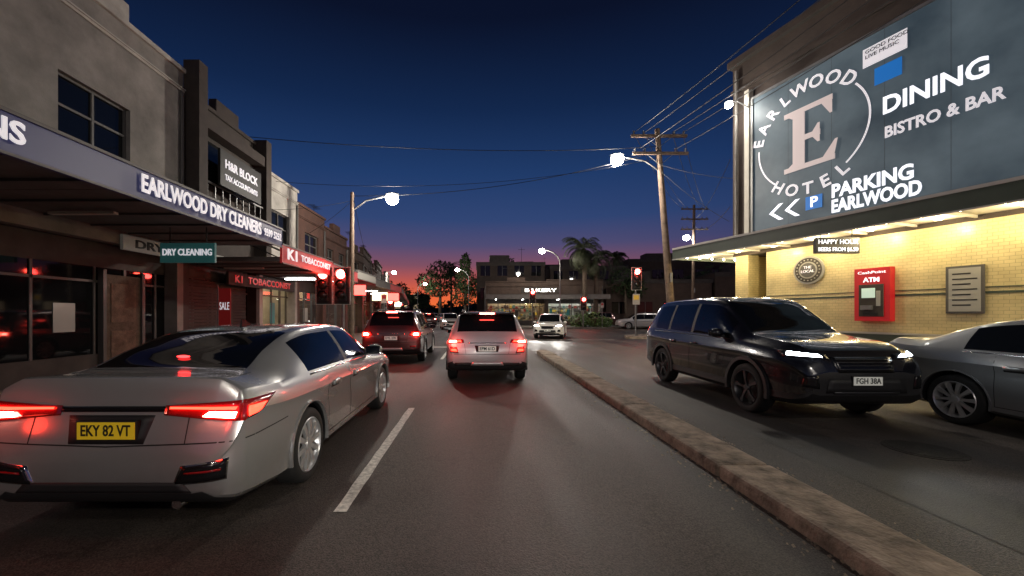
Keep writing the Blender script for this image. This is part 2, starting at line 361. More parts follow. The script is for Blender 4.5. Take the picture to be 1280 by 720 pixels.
def interp(rows,y):
    n=len(rows)
    if y<=rows[0][0]: return rows[0]
    if y>=rows[-1][0]: return rows[-1]
    for i in range(n-1):
        if rows[i][0]<=y<=rows[i+1][0]: break
    h=rows[i+1][0]-rows[i][0]; t=(y-rows[i][0])/h; out=[y]
    for c in range(1,7):
        def sl(j):
            if j<=0 or j>=n-1: return None
            a=(rows[j][c]-rows[j-1][c])/(rows[j][0]-rows[j-1][0]); b=(rows[j+1][c]-rows[j][c])/(rows[j+1][0]-rows[j][0])
            if a*b<=0: return 0
            return 2*a*b/(a+b)
        d=(rows[i+1][c]-rows[i][c])/h; m0=sl(i); m1=sl(i+1)
        m0=d if m0 is None else m0; m1=d if m1 is None else m1
        p0=rows[i][c];p1=rows[i+1][c]
        out.append((2*t**3-3*t*t+1)*p0+(t**3-2*t*t+t)*h*m0+(-2*t**3+3*t*t)*p1+(t**3-t*t)*h*m1)
    return out
def section(r):
    y,zb,zs,zt,w,wb,wr=r; h=zt-zs; hh=zs-zb; L=lambda a,b,t:a+(b-a)*t
    p=[(0,zb),(w*.86,zb),(w*.95,zb+.04*hh/.7),(w*.985,zb+.10*hh),(w*.978,zb+.22*hh),(w*.988,zb+.36*hh),(w*.990,zb+.5*hh),(w*.980,zb+.64*hh),(w*.982,zb+.74*hh),(w*1.0,zb+.81*hh),(L(w,wb,.40),zb+.92*hh),(wb,zs)]
    for f in (.07,.3,.5,.7,.9,1.0): p.append((L(wb,wr,f)+.022*math.sin(math.pi*f)*min(1,h/.3),zs+h*.9*f))
    for f,g2 in ((.94,.945),(.86,.968),(.72,.983),(.5,.993),(.25,.999),(0,1.0)): p.append((wr*f,zs+h*g2))
    return p
def build_car(name,T,loc,rz,paint,L=None,W=None,H=None,clad=False,rim='alloy',spokes=10,lod=0):
    sy=(L or T['L'])/T['L']; sx=(W or T['W'])/T['W']; sz=(H or T['H'])/T['H']
    root=empty(name,loc,rz)
    ys=set([0,T['L']]); y=0
    for q in (.008,.02,.035,.05,.065,.08,.1,.115,.13,.15,.17,.2): ys.add(q); ys.add(T['L']-q)
    step=.07 if not lod else .2
    y=.25
    while y<T['L']-.2: ys.add(round(y,4)); y+=step
    ex=[T['rg'][0],T['rg'][1],T['fg'][0],T['fg'][1],T['sg'][0],T['sg'][1]]+[a for p in T['pil'] for a in p]
    ys=[q for q in ys if all(abs(q-e)>.03 or q<.2 for e in ex)]+ex
    ys=sorted(set(ys))
    mats=[paint,'glass','black','seam']
    V=[];F=[];FM=[];n=None
    for y in ys:
        p=section(interp(T['rows'],y)); n=len(p)
        ring=[(x,z) for x,z in p]+[(-x,z) for x,z in reversed(p[1:-1])]
        N=len(ring)
        V+=[(x*sx,y*sy,z*sz) for x,z in ring]
    for i in range(len(ys)-1):
        ym=(ys[i]+ys[i+1])/2
        for k in range(N):
            k2=(k+1)%N; kk=k if k<n-1 else N-1-k
            a=i*N; F.append((a+k,a+k2,a+N+k2,a+N+k)); mi=0
            if kk<=1: mi=2
            elif clad and kk<=3: mi=2
            elif 12<=kk<=15 and T['sg'][0]<ym<T['sg'][1]:
                mi=1
                if any(p0<ym<p1 for p0,p1 in T['pil']): mi=2
            elif kk>=18 and (T['rg'][0]<ym<T['rg'][1] or T['fg'][0]<ym<T['fg'][1]): mi=1
            FM.append(mi)
    F.append(tuple(reversed(range(N)))); FM.append(0); a=(len(ys)-1)*N; F.append(tuple(a+k for k in range(N))); FM.append(2 if clad else 0)
    me=bpy.data.meshes.new('body'); me.from_pydata(V,[],F)
    for k in mats: me.materials.append(M[k])
    for p,q in zip(me.polygons,FM): p.material_index=q
    bm=bmesh.new(); bm.from_mesh(me); bmesh.ops.recalc_face_normals(bm,faces=bm.faces); bm.to_mesh(me); bm.free()
    bo=bpy.data.objects.new('body',me); COL.objects.link(bo)
    Rw=T['R']*(sz+sy)/2; wmax=T['W']*sx
    cut=MB(); cut.mats=list(mats)
    for ax in T['ax']:
        for s in(-1,1):
            cut.cyl((s*(wmax-.27),ax*sy,Rw+.005),(s*(wmax+.2),ax*sy,Rw+.005),Rw+.05,Rw+.05,40,'black')
    co=cut.build('cutter')
    md=bo.modifiers.new('b','BOOLEAN'); md.object=co; md.operation='DIFFERENCE'; md.solver='EXACT'
    bpy.context.view_layer.update()
    dg=bpy.context.evaluated_depsgraph_get(); nm=bpy.data.meshes.new_from_object(bo.evaluated_get(dg))
    bo.modifiers.clear(); 
    if len(nm.polygons)>50: bo.data=nm
    bpy.data.objects.remove(co)
    for p in bo.data.polygons: p.use_smooth=True
    bo.data.set_sharp_from_angle(angle=R(28))
    bm=bmesh.new(); bm.from_mesh(bo.data); bvh=BVHTree.FromBMesh(bm); bm.free()
    bo.parent=root
    wy=.215
    for ax in T['ax']:
        for s in(-1,1):
            g=MB(); h=wy/2
            g.lathe([(Rw*.66,-h),(Rw*.93,-h),(Rw*.985,-h+.02),(Rw,-h+.05),(Rw,h-.05),(Rw*.985,h-.02),(Rw*.92,h),(Rw*.80,h+.004),(Rw*.72,h-.006)],32,'tyre')
            g.lathe([(Rw*.735,h-.004),(Rw*.71,h+.004),(Rw*.685,h-.008),(Rw*.65,h-.05),(Rw*.62,h-.10)],32,rim)
            g.lathe([(Rw*.63,h-.10),(.0,h-.105)],24,'black')
            for j in range(spokes):
                t=2*math.pi*j/spokes
                d=Vector((0,math.cos(t),math.sin(t))); e=Vector((0,-math.sin(t),math.cos(t)))
                pts=[]
                for rr,ww,xo in ((.05,.020,h-.018),(Rw*.35,.017,h-.006),(Rw*.69,.028,h-.010)):
                    pts.append((d*rr-e*ww,d*rr+e*ww,xo))
                for (a0,b0,x0),(a1,b1,x1) in zip(pts[:-1],pts[1:]):
                    X0=Vector((x0,0,0));X1=Vector((x1,0,0));D=Vector((-.03,0,0))
                    g.poly([a0+X0,b0+X0,b1+X1,a1+X1],rim); g.poly([a0+X0,a1+X1,a1+X1+D,a0+X0+D],rim); g.poly([b0+X0,b0+X0+D,b1+X1+D,b1+X1],rim)
            g.cyl((h-.03,0,0),(h-.006,0,0),.06,.045,16,rim)
            wo=g.build('wheel',root,smooth=True,ang=40); wo.location=(s*(wmax-h-.018),ax*sy,Rw); wo.rotation_euler=(random.random()*6 if s>0 else random.random()*6,0,0 if s>0 else math.pi)
            g=MB(); NN=20; ro=Rw+.05; wd=.014 if not clad else .055
            for j in range(NN):
                t0=math.pi*(-.06+1.12*j/NN); t1=math.pi*(-.06+1.12*(j+1)/NN)
                xo=wmax+.004
                def P(r,t,x): return (s*x,ax*sy+r*math.cos(t),Rw+.005+r*math.sin(t))
                for (ra_,xa),(rb_,xb) in (((ro-.004,xo-.03),(ro,xo)),((ro,xo),(ro+wd,xo-.002)),((ro+wd,xo-.002),(ro+wd+.006,xo-.04))):
                    g.poly([P(ra_,t0,xa),P(rb_,t0,xb),P(rb_,t1,xb),P(ra_,t1,xa)],'black' if clad else paint)
            g.build('arch_trim',root,smooth=True)
    C=dict(root=root,bvh=bvh,sx=sx,sy=sy,sz=sz,T=T,W=wmax,L=T['L']*sy)
    my=3.02
    g=MB()
    for s in(-1,1):
        xx=s*(T['W']*.93*sx+.10); zz=(T['belt']+.07)*sz
        g.sphere((xx,my*sy,zz),(.115,.07,.075),paint); g.box(min(xx,s*(T['W']*.9*sx)),max(xx,s*(T['W']*.9*sx)),my*sy-.03,my*sy+.03,zz-.07,zz-.035,'black')
        g.box(xx-.095,xx+.095,my*sy-.074,my*sy-.066,zz-.05,zz+.05,'glass')
    g.build('mirrors',root,smooth=True)
    if not lod:
        b=T['belt']
        ds=[1.45,2.14,3.18] if T is SEDAN else [1.28,2.06,3.1]
        for s in(-1,1):
            for q in ds: patch(C,'side',[(q,.32),(q+.007,.32),(q+.007,b-.02),(q,b-.02)],'seam',.0015,s,(1,10),sol=False)
            patch(C,'side',[(ds[0],.31),(ds[2],.31),(ds[2],.318),(ds[0],.318)],'seam',.0015,s,(20,1),sol=False)
            for q in (ds[0]+.10,ds[1]+.10):
                patch(C,'side',[(q,b-.16),(q+.19,b-.16),(q+.19,b-.125),(q,b-.125)],paint,.022,s,(4,1),th=.02)
                patch(C,'side',[(q-.01,b-.19),(q+.20,b-.19),(q+.20,b-.15),(q-.01,b-.15)],'seam',.001,s,(4,1),sol=False)
            patch(C,'side',[(T['sg'][0],b+.005),(T['sg'][1],b-.02),(T['sg'][1],b-.008),(T['sg'][0],b+.018)],'chrome' if T is SEDAN else 'black',.004,s,(20,1),th=.006)
    return C
def patch(C,kind,cor,k,off=.006,s=1,n=(8,3),sol=True,th=.012,name='panel'):
    sx,sy,sz=C['sx'],C['sy'],C['sz']; V=[];F=[]; nu,nv=n
    for j in range(nv+1):
        for i in range(nu+1):
            u=i/nu; v=j/nv
            a=[(cor[0][q]*(1-u)+cor[1][q]*u)*(1-v)+(cor[3][q]*(1-u)+cor[2][q]*u)*v for q in(0,1)]
            if kind=='rear': o=Vector((s*a[0]*sx,-2,a[1]*sz)); d=Vector((0,1,0))
            elif kind=='front': o=Vector((s*a[0]*sx,C['L']+2,a[1]*sz)); d=Vector((0,-1,0))
            elif kind=='side': o=Vector((s*3,a[0]*sy,a[1]*sz)); d=Vector((-s,0,0))
            else: o=Vector((s*a[0]*sx,a[1]*sy,4)); d=Vector((0,0,-1))
            h,nn,_,dist=C['bvh'].ray_cast(o,d)
            if h is None:
                h,nn,_,dist=C['bvh'].find_nearest(o+d*(2 if kind!='top' else 2.6))
            if nn.dot(d)>0: nn=-nn
            V.append(tuple(h+nn*off))
    for j in range(nv):
        for i in range(nu):
            a=j*(nu+1)+i; F.append((a,a+1,a+nu+2,a+nu+1))
    me=bpy.data.meshes.new(name); me.from_pydata(V,[],F); me.materials.append(M[k])
    bm=bmesh.new(); bm.from_mesh(me); bmesh.ops.recalc_face_normals(bm,faces=bm.faces)
    bm.normal_update(); bm.faces.ensure_lookup_table()
    cen=Vector((0,C['L']/2,.7)); f=bm.faces[len(F)//2]
    if f.normal.dot(f.calc_center_median()-cen)<0: bmesh.ops.reverse_faces(bm,faces=bm.faces)
    bm.to_mesh(me); bm.free()
    for p in me.polygons: p.use_smooth=True
    o=bpy.data.objects.new(name,me); COL.objects.link(o); o.parent=C['root']
    if sol:
        m=o.modifiers.new('s','SOLIDIFY'); m.thickness=th; m.offset=-1
    return o
def plate(C,end,z,txt,k,wd=.37,ht=.11):
    sy=C['sy']; o=Vector((0,-2 if end=='rear' else C['L']+2,z)); d=Vector((0,1 if end=='rear' else -1,0))
    h,_,_,_=C['bvh'].ray_cast(o,d); yy=h.y
    g=MB(); s=-1 if end=='rear' else 1
    y0,y1=sorted((yy+s*.025,yy-s*.01))
    g.box(-wd/2-.012,wd/2+.012,y0+.004 if s<0 else y0,y1 if s<0 else y1-.004,z-ht/2-.01,z+ht/2+.01,'black')
    yf=(yy+s*.027)
    y0,y1=sorted((yf,yf-s*.01)); g.box(-wd/2,wd/2,y0,y1,z-ht/2,z+ht/2,k); g.build('number_plate',C['root'],bevel=.003)
    text(txt,.098,(0,yf+s*.002,z),(R(90),0,0 if s<0 else math.pi),'ink',C['root'],width=wd*.86,ext=.001,bold=.002,ax='CENTER',name='plate_text')
def redglow(C,x,z,e):
    for s in(-1,1): plight((s*x*C['sx'],-.16,z*C['sz']),e,(1,.04,.02),.06,'tail_lamp_light',C['root'])
def sedan_rear(C,plt,k='plateY',hot=True):
    for s in(-1,1):
        patch(C,'rear',[(.34,.835),(.82,.79),(.835,.925),(.34,.895)],'redlens',.008,s,(14,5))
        patch(C,'side',[(.09,.79),(.20,.81),(.44,.915),(.12,.925)],'redlens',.009,s,(8,4))
        patch(C,'rear',[(.38,.872),(.79,.865),(.80,.885),(.38,.885)],'tail',.022,s,(14,2),th=.006)
        patch(C,'rear',[(.60,.825),(.79,.812),(.80,.850),(.64,.855)],'tailhot',.024,s,(6,2),th=.006)
        patch(C,'side',[(.12,.82),(.19,.83),(.30,.875),(.13,.88)],'tail',.020,s,(5,3),th=.005)
        patch(C,'rear',[(.44,.40),(.76,.43),(.77,.565),(.49,.525)],'chrome',.004,s,(8,4))
        patch(C,'rear',[(.458,.412),(.755,.440),(.762,.556),(.505,.515)],'gloss',.010,s,(8,4))
        patch(C,'rear',[(.52,.475),(.73,.492),(.735,.505),(.525,.488)],'redlens',.018,s,(6,1),th=.005)
        patch(C,'rear',[(.50,.66),(.507,.66),(.507,.835),(.50,.835)],'seam',.0015,s,(1,6),sol=False)
        patch(C,'rear',[(0,.640),(.79,.665),(.79,.673),(0,.648)],'seam',.0015,s,(14,1),sol=False)
        patch(C,'side',[(.12,.665),(.62,.68),(.62,.688),(.12,.673)],'seam',.0015,s,(8,1),sol=False)
        patch(C,'top',[(.66,.16),(.667,.16),(.667,.48),(.66,.48)],'seam',.0015,s,(1,6),sol=False)
    patch(C,'rear',[(-.37,.855),(.37,.855),(.37,.890),(-.37,.890)],'gloss',.006,1,(16,1))
    patch(C,'rear',[(-.24,.66),(.24,.66),(.28,.835),(-.28,.835)],'black',.003,1,(8,4))
    patch(C,'rear',[(-.56,.355),(.56,.355),(.50,.42),(-.50,.42)],'black',.008,1,(16,3))
    patch(C,'top',[(-.60,.495),(.60,.495),(.60,.503),(-.60,.503)],'seam',.0015,1,(12,1),sol=False)
    plate(C,'rear',.745*C['sz'],plt,k)
    g=MB(); sx,sy,sz=C['sx'],C['sy'],C['sz']
    g.sphere((0,.68*sy,1.152*sz),(.055,.012,.011),'brakedim')
    g.build('high_brake_lamp',C['root'])
    g=MB(); z=1.375*sz; g.poly([(-.012,1.45,z-.02),(-.012,1.68,z-.02),(-.004,1.50,z+.075),(-.006,1.47,z+.07)],'gloss'); g.poly([(.012,1.45,z-.02),(.012,1.68,z-.02),(.004,1.50,z+.075),(.006,1.47,z+.07)],'gloss')
    g.poly([(-.012,1.45,z-.02),(.012,1.45,z-.02),(.006,1.47,z+.07),(-.006,1.47,z+.07)],'gloss'); g.build('antenna_fin',C['root'])
    g=MB(); g.cyl((.42,.06,.25),(.42,.22,.25),.033,.033,14,'chrome'); g.build('exhaust_pipe',C['root'],smooth=True)
def suv_rear(C,plt,style=0,k='plateW'):
    for s in(-1,1):
        if style==0:
            patch(C,'rear',[(.50,.98),(.87,.96),(.86,1.06),(.52,1.06)],'redlens',.01,s,(8,4))
            patch(C,'rear',[(.56,1.00),(.85,.985),(.84,1.035),(.58,1.04)],'tail',.022,s,(8,2),th=.006)
            patch(C,'rear',[(.66,1.00),(.82,.99),(.81,1.03),(.68,1.035)],'tailhot',.030,s,(4,2),th=.006)
            patch(C,'rear',[(.62,.74),(.80,.76),(.80,.90),(.66,.88)],'redlens',.012,s,(4,4))
            patch(C,'rear',[(.66,.78),(.78,.79),(.78,.84),(.67,.84)],'tail',.022,s,(4,2),th=.006)
        else:
            patch(C,'rear',[(.52,.93),(.87,.88),(.87,1.06),(.60,1.06)],'redlens',.01,s,(8,5))
            patch(C,'rear',[(.60,.95),(.84,.91),(.84,1.02),(.64,1.02)],'tail',.022,s,(8,4),th=.006)
            patch(C,'rear',[(.66,.94),(.80,.93),(.80,1.0),(.68,1.0)],'tailhot',.030,s,(4,2),th=.006)
            patch(C,'rear',[(.56,.56),(.74,.56),(.74,.60),(.56,.60)],'redlens',.012,s,(4,1))
        patch(C,'rear',[(0,.700),(.78,.715),(.78,.725),(0,.710)],'seam',.002,s,(12,1),sol=False)
        patch(C,'rear',[(.46,.72),(.466,.72),(.50,.96),(.494,.96)],'seam',.002,s,(1,5),sol=False)
    patch(C,'rear',[(-.72,.44),(.72,.44),(.70,.52),(-.70,.52)],'black',.006,1,(16,3))
    patch(C,'rear',[(-.36,.455),(.36,.455),(.32,.535),(-.32,.535)],'alloy',.014,1,(10,2))
    patch(C,'rear',[(-.42,.965),(.42,.965),(.42,.985),(-.42,.985)],'chrome',.01,1,(10,1))
    patch(C,'rear',[(-.24,.77),(.24,.77),(.27,.92),(-.27,.92)],'black',.003,1,(8,4))
    plate(C,'rear',.845*C['sz'],plt,k)
    sx,sy,sz=C['sx'],C['sy'],C['sz']
    g=MB(); g.prism([(-.60*sx,.16),(.60*sx,.16),(.62*sx,.48),(-.62*sx,.48)],1.655*sz,1.69*sz,'gloss'); g.build('spoiler',C['root'],bevel=.012)
    g=MB(); g.box(-.16,.16,.145,.165,1.652*sz,1.688*sz,'brake'); g.build('high_brake_lamp',C['root'])
    g=MB(); g.cyl((0,.11*sy,1.26*sz),(.34,.17*sy,1.30*sz),.008,.006,6,'black'); g.build('rear_wiper',C['root'])
    for s in(-1,1):
        g=MB(); g.tube([(s*.56*sx,.75*sy,1.70*sz),(s*.56*sx,.85*sy,1.75*sz),(s*.565*sx,2.35*sy,1.765*sz),(s*.56*sx,2.5*sy,1.70*sz)],.016,8,'black'); g.build('roof_rail',C['root'],smooth=True)
def suv_front(C,plt,headk='head',seal=True):
    for s in(-1,1):
        patch(C,'front',[(.42,.86),(.86,.88),(.84,.96),(.44,.915)],'gloss',.008,s,(10,4))
        patch(C,'front',[(.50,.878),(.83,.892),(.80,.932),(.54,.908)],headk,.02,s,(10,2),th=.006)
        patch(C,'front',[(.60,.50),(.78,.52),(.76,.66),(.62,.66)],'gloss',.008,s,(4,4))
    patch(C,'front',[(-.36,.70),(.36,.70),(.40,.885),(-.40,.885)],'gloss',.006,1,(12,4))
    for q in (.735,.775,.815,.85): patch(C,'front',[(-.35,q),(.35,q),(.35,q+.008),(-.35,q+.008)],'dkalloy',.014,1,(10,1),th=.006)
    patch(C,'front',[(-.52,.45),(.52,.45),(.48,.62),(-.48,.62)],'black',.008,1,(12,3))
    patch(C,'front',[(-.42,.44),(.42,.44),(.42,.465),(-.42,.465)],'dkalloy',.016,1,(8,1))
    plate(C,'front',.60*C['sz'],plt,'plateW')
# --- vehicles
c=build_car('silver_sedan',SEDAN,(-2.38,2.50,.004),0,'silver',spokes=10,H=1.38); sedan_rear(c,'EKY 82 VT'); redglow(c,.72,.83,1.2)
c=build_car('silver_suv',SUV,(.22,8.25,.004),0,'silver2',L=4.2,W=.90,H=1.56,clad=True); suv_rear(c,'EPM 61D',0); redglow(c,.76,.98,7)
c=build_car('dark_suv',SUV,(-2.52,11.5,.004),R(1),'charcoal',L=4.5,W=.92,H=1.60,clad=True); suv_rear(c,'DYL 27K',1); redglow(c,.76,.98,12)
c=build_car('black_suv',SUV,(5.02,9.65,.004),math.pi,'blackpaint',L=4.6,W=.93,H=1.82,clad=True,rim='dkalloy',spokes=5); suv_front(c,'FGH 38A')
for s in(-1,1): spot((s*.65,4.75,.9),(R(84),0,0),90,(.85,.93,1),70,c['root'])
c=build_car('white_hatchback',SUV,(5.3,27.0,.004),math.pi-R(16),'whitepaint',L=4.3,W=.89,H=1.5,rim='alloy',lod=1); suv_front(c,'BK 20','head2')
for s in(-1,1): spot((s*.65,4.45,.85),(R(84),0,0),200,(1,.95,.88),70,c['root'])
c=build_car('grey_sedan',SEDAN,(7.35,6.35,.004),math.pi,'greypaint',H=1.46)
e=empty('car_headlights',(0,.9,.72))
for s in(-1,1): spot((s*.62,0,0),(R(90.5),0,R(4)),100,(1,.95,.86),72,e,blend=.9)
for (x,y,rz,pk,kind) in ((-5.6,46,R(8),'charcoal','r'),(-2.9,40,math.pi+R(8),'whitepaint','f'),(-3.9,54,math.pi+R(9),'silver2','f'),(-6.9,58,R(9),'silver2','r'),(-9.6,72,R(12),'charcoal','r'),(-6.2,70,math.pi+R(14),'silver2','f'),(-9.4,84,math.pi+R(14),'whitepaint','f'),(14.5,41.5,R(90),'charcoal','n'),(20,41.6,R(-90),'whitepaint','n'),(18,38,R(84),'silver2','n')):
    nm={'charcoal':'dark_hatchback','whitepaint':'white_suv','silver2':'grey_hatchback'}[pk]
    c=build_car(nm,SUV,(x,y,.004 if y!=41.5 and y!=41.6 else .13),rz,pk,L=4.3,W=.9,H=1.55,lod=1)
    if kind=='r': suv_rear(c,'AB 12',1)
    if kind=='f': suv_front(c,'AB 12','head2')
# ------------------------------------------------------------ shops
def openings(g,x0,x1,z0,z1,wins,k,th=.25,y=0):
    if not wins: g.box(x0,x1,y,y+th,z0,z1,k); return
    c,d=wins[0][2],wins[0][3]
    g.box(x0,x1,y,y+th,z0,c,k); g.box(x0,x1,y,y+th,d,z1,k); x=x0
    for a,b,_,_ in wins: g.box(x,a,y,y+th,c,d,k); x=b
    g.box(x,x1,y,y+th,c,d,k)
def shop(loc,rz,W,H,wall,fascia='soffitd',fz=(3.3,3.7),lit=None,awn=2.7,nwin=2,depth=9,capk=None,wz=(4.6,6.0),seed=0,frame='frame',litwin=False,tubes=True):
    rnd=random.Random(seed); e=empty('shop_building',loc,rz)
    g=MB(); wins=[]
    if nwin:
        p=W/nwin
        for i in range(nwin):
            m=p*(i+.5); ww=min(1.6,p*.55); wins.append((m-ww/2,m+ww/2,wz[0],wz[1]))
    openings(g,0,W,3.1,H,wins,wall)
    g.box(0,.22,.25,depth,3.1,H-.4,wall); g.box(W-.22,W,.25,depth,3.1,H-.4,wall); g.box(0,.22,0,depth,0,3.1,wall); g.box(W-.22,W,0,depth,0,3.1,wall)
    g.box(.22,W-.22,depth-.2,depth,0,H-.4,wall); g.box(.22,W-.22,.25,depth-.2,H-.7,H-.5,wall)
    g.build('walls',e)
    g=MB(); g.box(-.03,W+.03,-.08,.28,H,H+.12,capk or wall); g.box(-.0,W+.0,-.05,-.002,H-.55,H-.43,capk or wall); g.box(0,W,-.09,-.052,H-.50,H-.46,capk or wall)
    if rnd.random()<.6: g.box(W*.35,W*.65,-.03,.22,H+.12,H+.55,capk or wall)
    g.build('parapet',e,bevel=.015)
    g=MB(); g.cyl((W-.12,-.06,fz[1]),(W-.12,-.06,H-.6),.045,.045,8,'frame'); g.build('downpipe',e,smooth=True)
    if rnd.random()<.7:
        g=MB(); q=W*rnd.uniform(.3,.8); g.cyl((q,1.5,H-.5),(q,1.5,H+1.9),.02,.015,6,'wire'); g.box(q-.6,q+.6,1.49,1.51,H+1.75,H+1.77,'wire')
        for j in range(6): g.box(q-.5+j*.2,q-.49+j*.2,1.25,1.75,H+1.75,H+1.765,'wire')
        g.build('roof_antenna',e)
    g=MB()
    for a,b,c,d in wins:
        g.box(a,b,.14,.15,c,d,'farwin' if litwin and rnd.random()<.35 else 'glass')
        for q in (a,(a+b)/2-.025,b-.05): g.box(q,q+.05,.10,.139,c,d,frame)
        for q in (c,(c+d)/2,d-.05): g.box(a+.05,b-.05,.105,.138,q,q+.05,frame)
        g.box(a-.08,b+.08,-.07,.12,c-.09,c-.002,capk or wall)
        g.box(a,b,.3,.32,c,d,'intdark')
    if wins: g.build('upper_windows',e)
    g=MB(); y=.35
    g.box(.22,W-.22,y-.05,y+.1,0.1,.6,wall if rnd.random()<.5 else 'intdark'); g.box(.22,W-.22,y-.02,y+.1,2.55,3.098,'intdark')
    dx=W*rnd.choice((.2,.45,.7)); g.box(dx,dx+.06,y-.03,y+.05,.6,2.55,frame); g.box(dx+.9,dx+.96,y-.03,y+.05,.6,2.55,frame)
    q=.22
    while q<W-.3: g.box(q,q+.05,y-.025,y+.04,.6,2.55,frame); q+=1.25
    g.box(.22,W-.22,y-.025,y+.04,2.2,2.25,frame)
    g.build('shopfront_frame',e)
    g=MB(); g.poly([(.22,y,.6),(W-.22,y,.6),(W-.22,y,2.55),(.22,y,2.55)],'clear' if lit else 'glass'); g.build('shopfront_glass',e)
    if lit:
        g=MB(); g.box(.23,W-.23,4.2,4.3,0.1,3.09,'intwall'); g.box(.23,W-.23,.46,4.2,.1,.14,'intwall'); g.box(.23,W-.23,.46,4.2,3.0,3.09,'soffit')
        g.build('shop_interior',e)
        g=MB()
        for q in range(int(W/1.3)): g.box(.7+q*1.3,.82+q*1.3,.8,3.8,2.93,2.97,lit)
        g.build('ceiling_tubes',e)
        g=MB(); ks=['poster_t','poster_r','poster_y','poster_w','intdark','intdark','intdark','poster_w']
        for q in range(int(W/.35)):
            for zz in range(5):
                xx=.3+q*.35; 
                if xx<W-.6: g.box(xx,xx+rnd.uniform(.12,.3),3.7,4.15,.3+zz*.45,.3+zz*.45+rnd.uniform(.1,.35),rnd.choice(ks))
        for q in range(int(W/1.0)):
            xx=.4+q*1.0
            if rnd.random()<.6: g.box(xx,xx+rnd.uniform(.2,.6),y-.012,y-.006,rnd.uniform(.9,1.3),rnd.uniform(1.4,2.0),rnd.choice(ks))
        g.build('displays',e)
    else:
        g=MB(); ks=['poster_t','poster_r','poster_y','poster_w']
        for q in range(int(W/1.4)):
            xx=.5+q*1.4
            if rnd.random()<.6: g.box(xx,xx+rnd.uniform(.25,.5),y-.014,y-.006,rnd.uniform(.9,1.3),rnd.uniform(1.5,1.9),rnd.choice(ks))
        if g.v: g.build('posters',e)
    if awn:
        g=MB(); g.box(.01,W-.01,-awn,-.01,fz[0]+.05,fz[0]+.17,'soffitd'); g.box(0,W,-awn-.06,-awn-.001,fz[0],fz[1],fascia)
        g.box(0,W,-awn-.085,-awn-.0605,fz[1]-.03,fz[1]+.015,'frame'); g.box(0,W,-awn-.085,-awn-.0605,fz[0]-.015,fz[0]+.02,'frame')
        for q in range(int(W/.9)): g.box(.5+q*.9,.54+q*.9,-awn+.01,-.02,fz[0]+.01,fz[0]+.049,'frame')
        if lit or tubes:
            for q in range(int(W/3)): g.box(1.1+q*3,1.2+q*3,-awn*.6,-awn*.6+1.2,fz[0]-.04,fz[0]+.005,'tube' if lit else 'soffit')
        g.build('awning',e)
        g=MB()
        for q in (.3,W-.3):
            g.cyl((q,-awn+.15,fz[0]+.17),(q,-.02,fz[0]+1.3),.018,.018,6,'wire')
        g.build('awning_rods',e)
    return e
LX=-8.2
shop((LX,-9,0),R(90),9.5,8.6,'plaster','navy',(3.35,3.86),None,nwin=3,wz=(4.9,6.4),seed=1)
e=shop((LX,.5,0),R(90),5.5,8.4,'plaster','navy',(3.35,3.86),None,nwin=2,wz=(4.9,6.4),seed=2,capk='plasterW')
e=shop((LX,6.0,0),R(90),4.95,8.2,'plaster','navy',(3.35,3.86),None,nwin=1,wz=(5.0,6.3),seed=3,capk='plasterW')
e=shop((LX,10.95,0),R(90),3.85,7.7,'dkwood','redf',(2.92,3.45),None,nwin=0,seed=4,capk='dkwood')
g=MB()
g.box(0,.35,-.45,-.002,3.6,8.6,'dkwood'); g.box(3.5,3.85,-.45,-.002,3.6,7.9,'dkwood'); g.box(.35,3.5,-.4,-.002,6.9,7.25,'dkwood'); g.box(.35,3.5,-.35,-.002,4.55,4.75,'dkwood')
for q in range(9): g.box(.5+q*.35,.53+q*.35,-.33,-.3,4.75,5.35,'steel')
g.box(.35,3.5,-.34,-.29,5.35,5.4,'steel'); g.box(.5,3.4,-.03,-.004,5.45,6.75,'glass')
g.build('loggia',e)
sg=empty('accountants_sign',(LX,10.95,0),R(90))
g=MB(); g.box(.75,2.95,-.55,-.47,5.35,6.45,'ink'); g.build('sign_board',sg)
text('H&R BLOCK',.36,(.95,-.56,6.05),(R(90),0,0),'wtext',sg,width=1.75,bold=.008); text('TAX ACCOUNTANTS',.24,(.95,-.56,5.65),(R(90),0,0),'wtext',sg,width=1.75,bold=.004)
shop((LX,14.8,0),R(90),3.1,7.0,'plasterW','redf',(2.92,3.4),'tubew',nwin=1,wz=(4.4,5.7),seed=5,capk='plasterW')
shop((LX,17.9,0),R(90),3.2,6.5,'redbrick','poster_w',(3.1,3.5),'tube',nwin=1,wz=(4.3,5.4),seed=6)
shop((LX,21.1,0),R(90),3.6,6.1,'redbrick','soffitd',(3.0,3.4),'tube',nwin=2,wz=(4.1,5.1),seed=7)
shop((LX,24.7,0),R(90),3.6,5.6,'brownbrick','redf',(3.0,3.4),'tubew',nwin=1,wz=(4.0,5.0),seed=8)
y=28.3; x=LX
for i,(W,H) in enumerate(((5,6.2),(5,5.4),(6,6.6),(6,5.2),(7,6.8),(7,5.5),(8,6.4),(8,6.8))):
    a=R(9) if y<60 else R(13)
    shop((x,y,0),R(90)+a,W,H,random.choice(['redbrick','brownbrick','plaster']),random.choice(['redf','soffitd','signwarm','poster_b']),(3.0,3.4),random.choice(['tube','tubew','tube']),nwin=2,wz=(4.1,5.0),seed=20+i,litwin=True)
    x-=W*math.sin(a); y+=W*math.cos(a)
sg=empty('dry_cleaners_sign',(-5.43,0,0),R(90))
text('EARLWOOD DRY CLEANERS',.40,(6.30,-.035,3.60),(R(90),0,0),'wtext',sg,width=3.5,bold=.010); text('9599 5252',.26,(9.95,-.035,3.58),(R(90),0,0),'wtext',sg,width=.85,bold=.004)
text('ALTERATIONS',.36,(2.3,-.035,3.61),(R(90),0,0),'wtext',sg,width=2.4,bold=.008)
sg=empty('shopfront_sign',(LX,9.0,0),R(90))
